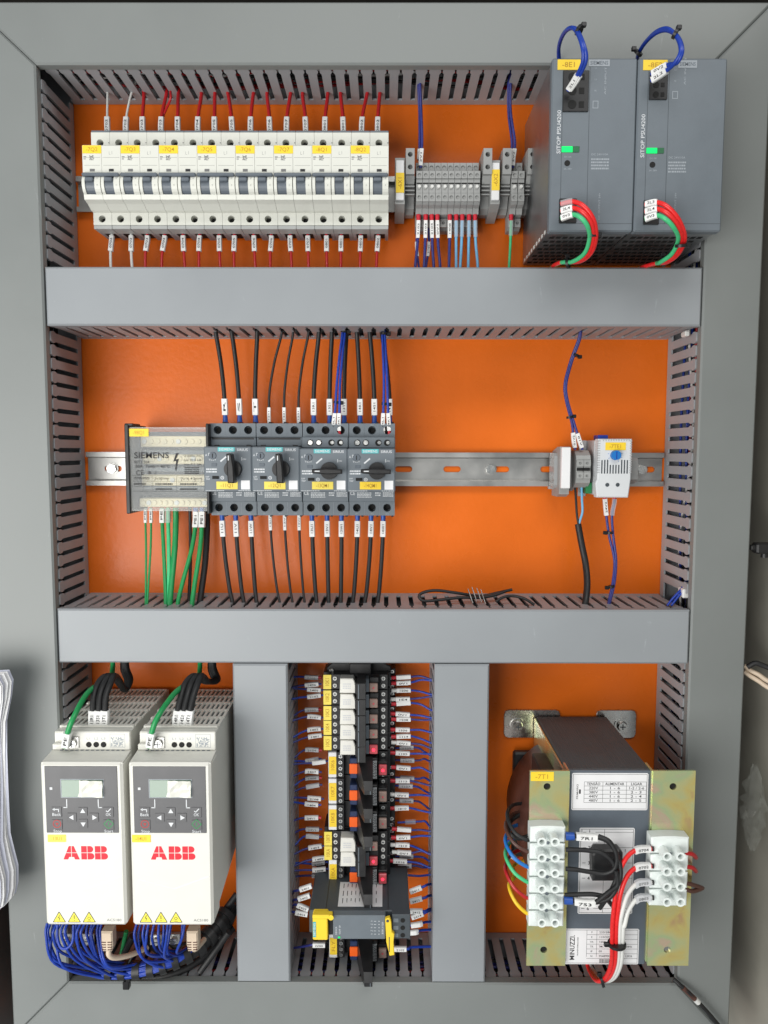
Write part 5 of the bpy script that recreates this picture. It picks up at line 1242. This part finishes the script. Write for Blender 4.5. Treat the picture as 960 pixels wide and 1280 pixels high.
b.text('MINUZZI.',p0[0]+8,(p0[1]+p1[1])/2-1,z,4.2,24,math.pi/2,bold=1).text('TRANSFORMADORES',p0[0]+13,(p0[1]+p1[1])/2,z,1.1,18,math.pi/2)
x0=p0[0]+21; hh_=(p0[1]-p1[1]-2)/7
for k in range(1,7): b.rect(x0,p1[0]-1,p0[1]-1-hh_*k-.12,p0[1]-1-hh_*k+.12,z)
for x in (x0,x0+9,p1[0]-17): b.rect(x-.12,x+.12,p1[1]+7,p0[1]-1,z)
for k,(a,c,d) in enumerate((('F','220/380/440',''),('E','110/220V',''),('VA','1600',''),('TR','TMC','60Hz'),('IP','00',''),('N','35489002236','12026'))):
    y=p0[1]-1-hh_*(k+.5); b.text(a,x0+4.5,y,z,1.7).text(c,x0+11,y,z,1.8,len(c)*1.5,align='l').text(d,p1[0]-9,y,z,1.8)
x=x0+12
for k in range(16): w_=random.choice((.3,.5,.8)); b.rect(x,x+w_,p1[1]+1.4,p1[1]+5,z); x+=w_+.45
obj('print_marks',b,'ink',pl)
# screw terminal strips
def strip(label,rows,u0,u1,vtop,vbot,us):
    pa=at(u0,vtop,155);pb=at(u1,vbot,155)
    s=thing('terminal_strip',label,'terminal strip',((pa[0]+pb[0])/2,pb[1],142.4),'white screw terminal strips'); sx=(pa[0]+pb[0])/2; sy=pb[1]; hw=(pb[0]-pa[0])/2; Hh=pa[1]-sy
    p=Hh/len(rows)
    for k,v in enumerate(rows):
        y0=Hh-p*(k+1); cell=obj('terminal_cell',B().prism([(-hw,y0+.6),(-hw*.25,y0+.2),(hw*.25,y0+.2),(hw,y0+.6),(hw,y0+p-1.2),(hw*.3,y0+p-.4),(-hw*.3,y0+p-.4),(-hw,y0+p-1.2)],0,12,'z',1.2),'porcelain',s)
        yc=at(u0,v,165)[1]-sy
        for u in us:
            x=at(u,v,165)[0]-sx
            tw=B().cyl((x,yc,12.05),(x,yc,22.5),4.3,4.0,18,False); tw.ring(x,yc,22.5,2.3,4.0,18); tw.cyl((x,yc,12.1),(x,yc,22.5),2.3,2.3,14,False)
            obj('screw_tower',tw,'porcelain',cell); obj('screw_head',B().cyl((x,yc,13.5),(x,yc,15.5),2.2,n=12),'whitewire',cell)
        if k<len(rows)-1: obj('fixing_hole',B().cyl((0,y0+.4,12.02),(0,y0+.4,12.3),1.5,n=12),'slate2',cell)
    return s
strip('left white six-way screw terminal strip on the transformer bracket',[1052.7,1072.7,1092,1111.5,1133,1154],663.5,704.5,1033,1160,(677.5,694))
strip('right white four-way screw terminal strip on the transformer bracket',[1071,1090,1109,1128],815,859,1046,1134,(834,851))
# coloured winding leads on the left
for k,(m,v,du,nm) in enumerate((('rubber',1050,-4,'black'),('brown',1064,-8,'brown'),('lightblue' if 0 else 'knob_blue',1083,-9,'blue'),('green_light',1102,-9,'green'),('red',1122,-9,'red'),('yellow_wire',1141,-3,'yellow'))):
    wire(f'{nm} transformer lead curling into the left terminal strip',[a3(663,v,147),a3(657,v-.5,148),a3(645+du*.3,v-9-k,145),a3(638+du*.6,v-24-k*2,135),a3(636+du*.3+(k==5)*8,v-36-k*2,121),a3(642,v-44-k*3,90),a3(658,v-46-k*4,80)],1.7,m,[],[(0,3.5,'black',1.9)],group='transformer leads')
wire('black sleeved lead arching beside the winding',[a3(666,1043,127),a3(648,1048,129),a3(636,1040,125),a3(638,1027,96),a3(655,1015,84),a3(672,1005,80)],2,'rubber',group='transformer leads')
b=wire('short dark blue lead between the coil and the left terminal strip',[a3(645,1044,100),a3(640,1050,102),a3(634,1054,100),a3(632,1066,96)],1.7,'blue',group='transformer leads')
t2=thing('cable_lug','white lug among the transformer leads','lug',a3(641,1070,96)); obj('barrel',B().cyl((-3,2,0),(3,-2,2),2.6,2.2,12),'whitewire',t2); obj('crimp',B().cyl((3,-2,2),(6,-1,2),1.6,1.4,10),'red',t2)
# supply wires on the right of the left strip
for k,(v,m,sl,pts) in enumerate(((1045,'rubber','7R1',[(707,1045,153),(714,1045,154),(730,1046,154),(748,1047,155),(762,1054,157),(772,1070,159),(776,1090,161),(772,1106,162),(760,1116,163),(745,1128,163)]),
        (1064,'rubber','',[(707,1062,153),(716,1062,154),(735,1063,155),(752,1066,157),(766,1078,159),(770,1098,159),(760,1120,157),(750,1135,149)]),
        (1087,'rubber','',[(707,1086,153),(720,1087,154),(738,1090,155),(755,1092,157),(768,1086,160),(771,1070,161),(762,1052,159),(748,1045,156)]),
        (1127,'rubber','7S3',[(705,1125,153),(712,1125,154),(728,1128,155),(744,1128,157),(762,1122,160),(772,1106,162),(770,1088,162)]),
        (1122,'rubber','',[(706,1119,152),(722,1118,153),(742,1118,155),(756,1122,155),(768,1135,149)]))):
    fr=[(0,7.5,'ferrule_blue',3.6,3.2)] if sl else []
    wire(f'{["upper tagged","second","third","lower tagged","lowest"][k]} black wire looping out of the left transformer terminal strip',[a3(*p) for p in pts],2.0,m,[(9,27,sl,'sleeve',3.2)] if sl else [],fr,group='black supply wires on the transformer')
t3=thing('wire_clip','square black wire clip in front of the transformer connection label','clip',a3(757,1080,145)); obj('body',B().prism([(-12,-14),(12,-14),(14,-10),(14,12),(11,15),(-10,15),(-13,10)],-6,4,'z',1.5),'black',t3); obj('nub',B().cyl((3,4,4.05),(3,4,6),2.2,n=12),'black',t3)
for k,(m,sv,du) in enumerate((('red_bright',1061,0),('red_bright',1082.5,5),('whitewire',1103,9),('whitewire',1122,13))):
    wire(f'{["upper red","lower red","upper white","lower white"][k]} output wire sweeping from the right transformer terminal strip',[a3(817,sv,155),a3(811,sv,155),a3(797,sv+1,156),a3(784+k*.5,sv+10+k*2,158),a3(773+du*.6,sv+34,160),a3(766+du,1148+k*4,159),a3(765+du,1180,156),a3(764+du*.9,1205,149),a3(757+du*.8,1222,139),a3(746+du*.6,1226,127),a3(737+du*.4,1214,92),a3(733,1200,80)],1.95,m,[(3,17,['0704','0702','0703','0803'][k],'sleeve' if k<2 else 'sleeve_dim',2.9)],[(0,2,'rubber',2.2)],group='transformer output wires')
tie('black cable tie round the red and white transformer output wires',a3(771,1180,156),(.05,-1,0),8,(1,0)); tie('lower black cable tie where the output wires turn under the transformer',a3(752,1226,135),(-1,-.3,0),5.5,(1,0))
for k,(m,v) in enumerate((('red',1066),('red',1083),('brown',1104),('brown',1112))):
    wire(f'{ORD[k]} lead from the top on the right side of the right terminal strip',[a3(858,v,153),a3(866,v+2,151),a3(870+(k>1)*8,v+(6 if k!=3 else -2),143),a3(866,v+2,127),a3(855,v-2,90)],1.9,m,[],[],group='leads right of the transformer')
# cable leaving at the lower right corner
o=wire('black cable with white band crossing the lower right corner',[a3(842,1224,82),a3(852,1233,86),a3(866,1246,88),a3(885,1266,88),a3(905,1290,88)],2.2,'rubber',[],[(10,26,'brown',2.5,2.5),(26,31,'whitewire',2.8,2.8)],name='cable',cat='cable')

# ================================================================ around the panel
# sheets of paper hanging at the left edge
base=at(0,985,112); t=thing('paper_stack','stack of white printed sheets hanging at the left edge','papers',(base[0],base[1],100))
prof=[(838,13),(850,17),(868,16),(900,10),(940,9),(985,8),(1020,8),(1045,9),(1065,14),(1085,20),(1105,21),(1118,19),(1128,10),(1132,0)]
for k in range(9):
    b=B(); z=10+k*2.2; v=[]
    for (pv,pu) in prof:
        wv=1.0*math.sin(pv*.021+k*1.9); u=pu-k*1.5+wv-(2 if pv in (838,1132) else 0); x,y=at(u,pv+k*.8,112); x-=base[0]; y-=base[1]
        bow=4*math.sin((pv-838)/294*math.pi*2+k*.4)
        v+=[(x,y,z+bow),(x-9,y,z+bow+1.5),(x-60,y-2,z+bow+3)]
    m=len(prof); f=[]
    for i in range(m-1):
        for j in range(2): f.append((i*3+j,i*3+j+1,(i+1)*3+j+1,(i+1)*3+j))
    nv=len(v); v2=v+[(p[0],p[1],p[2]-.35) for p in v]; f2=f+[tuple(i+nv for i in g) for g in f]
    f2+=[(i*3,(i+1)*3,(i+1)*3+nv,i*3+nv) for i in range(m-1)]+[(0,1,1+nv,nv),(1,2,2+nv,1+nv)]
    b.add(v2,f2,False); obj('sheet',b,'paper' if k%3 else 'paper_blue',t)
# things on the right hand cabinet wall
t=thing('cable_clamp','black cable clamp on the cabinet wall, level with the middle duct','clamp',a3(948,685,74)); obj('body',B().box(-4,14,-5,5,-6,6,1.5),'black',t); obj('screw_boss',B().cyl((6,-9,0),(6,-4,0),3.4,n=12),'black',t); obj('arm',B().box(-8,-3,-2,3,-3,3,1),'black',t)
for k in range(2):
    wire(['upper','lower'][k]+' beige cable on the cabinet wall at the right edge',[a3(930,832+k*7,66),a3(938,838+k*7,68),a3(948,843+k*8,72),a3(958,850+k*8,76),a3(975,858+k*9,82)],2.3,'beige',name='cable',cat='cable')
wire('black cable end on the cabinet wall at the right edge',[a3(934,834,74),a3(944,829,76),a3(954,832,78),a3(970,838,82)],2.6,'rubber',name='cable',cat='cable')
b=B(); rnd=random.Random(9); ctr=at(938,1010,66); nu,nv=12,16; v=[]
for i in range(nv):
    for j in range(nu):
        a=j/(nu)*2*math.pi; s_=math.sin((i+.6)/(nv+.2)*math.pi)**.7; rr=9*s_*(1+rnd.uniform(-.45,.45))
        v.append((rr*math.cos(a)*1.0+rnd.uniform(-1,1),44-88*i/(nv-1)+rnd.uniform(-2,2),rr*math.sin(a)*1.2))
b.add(v,[(i*nu+j,i*nu+(j+1)%nu,(i+1)*nu+(j+1)%nu,(i+1)*nu+j) for i in range(nv-1) for j in range(nu)])
o=obj('plastic_bag',b,'clear_film',None,(ctr[0]+3,ctr[1],66)); tag(o,'crumpled clear plastic bag against the cabinet wall at the right edge','plastic bag')
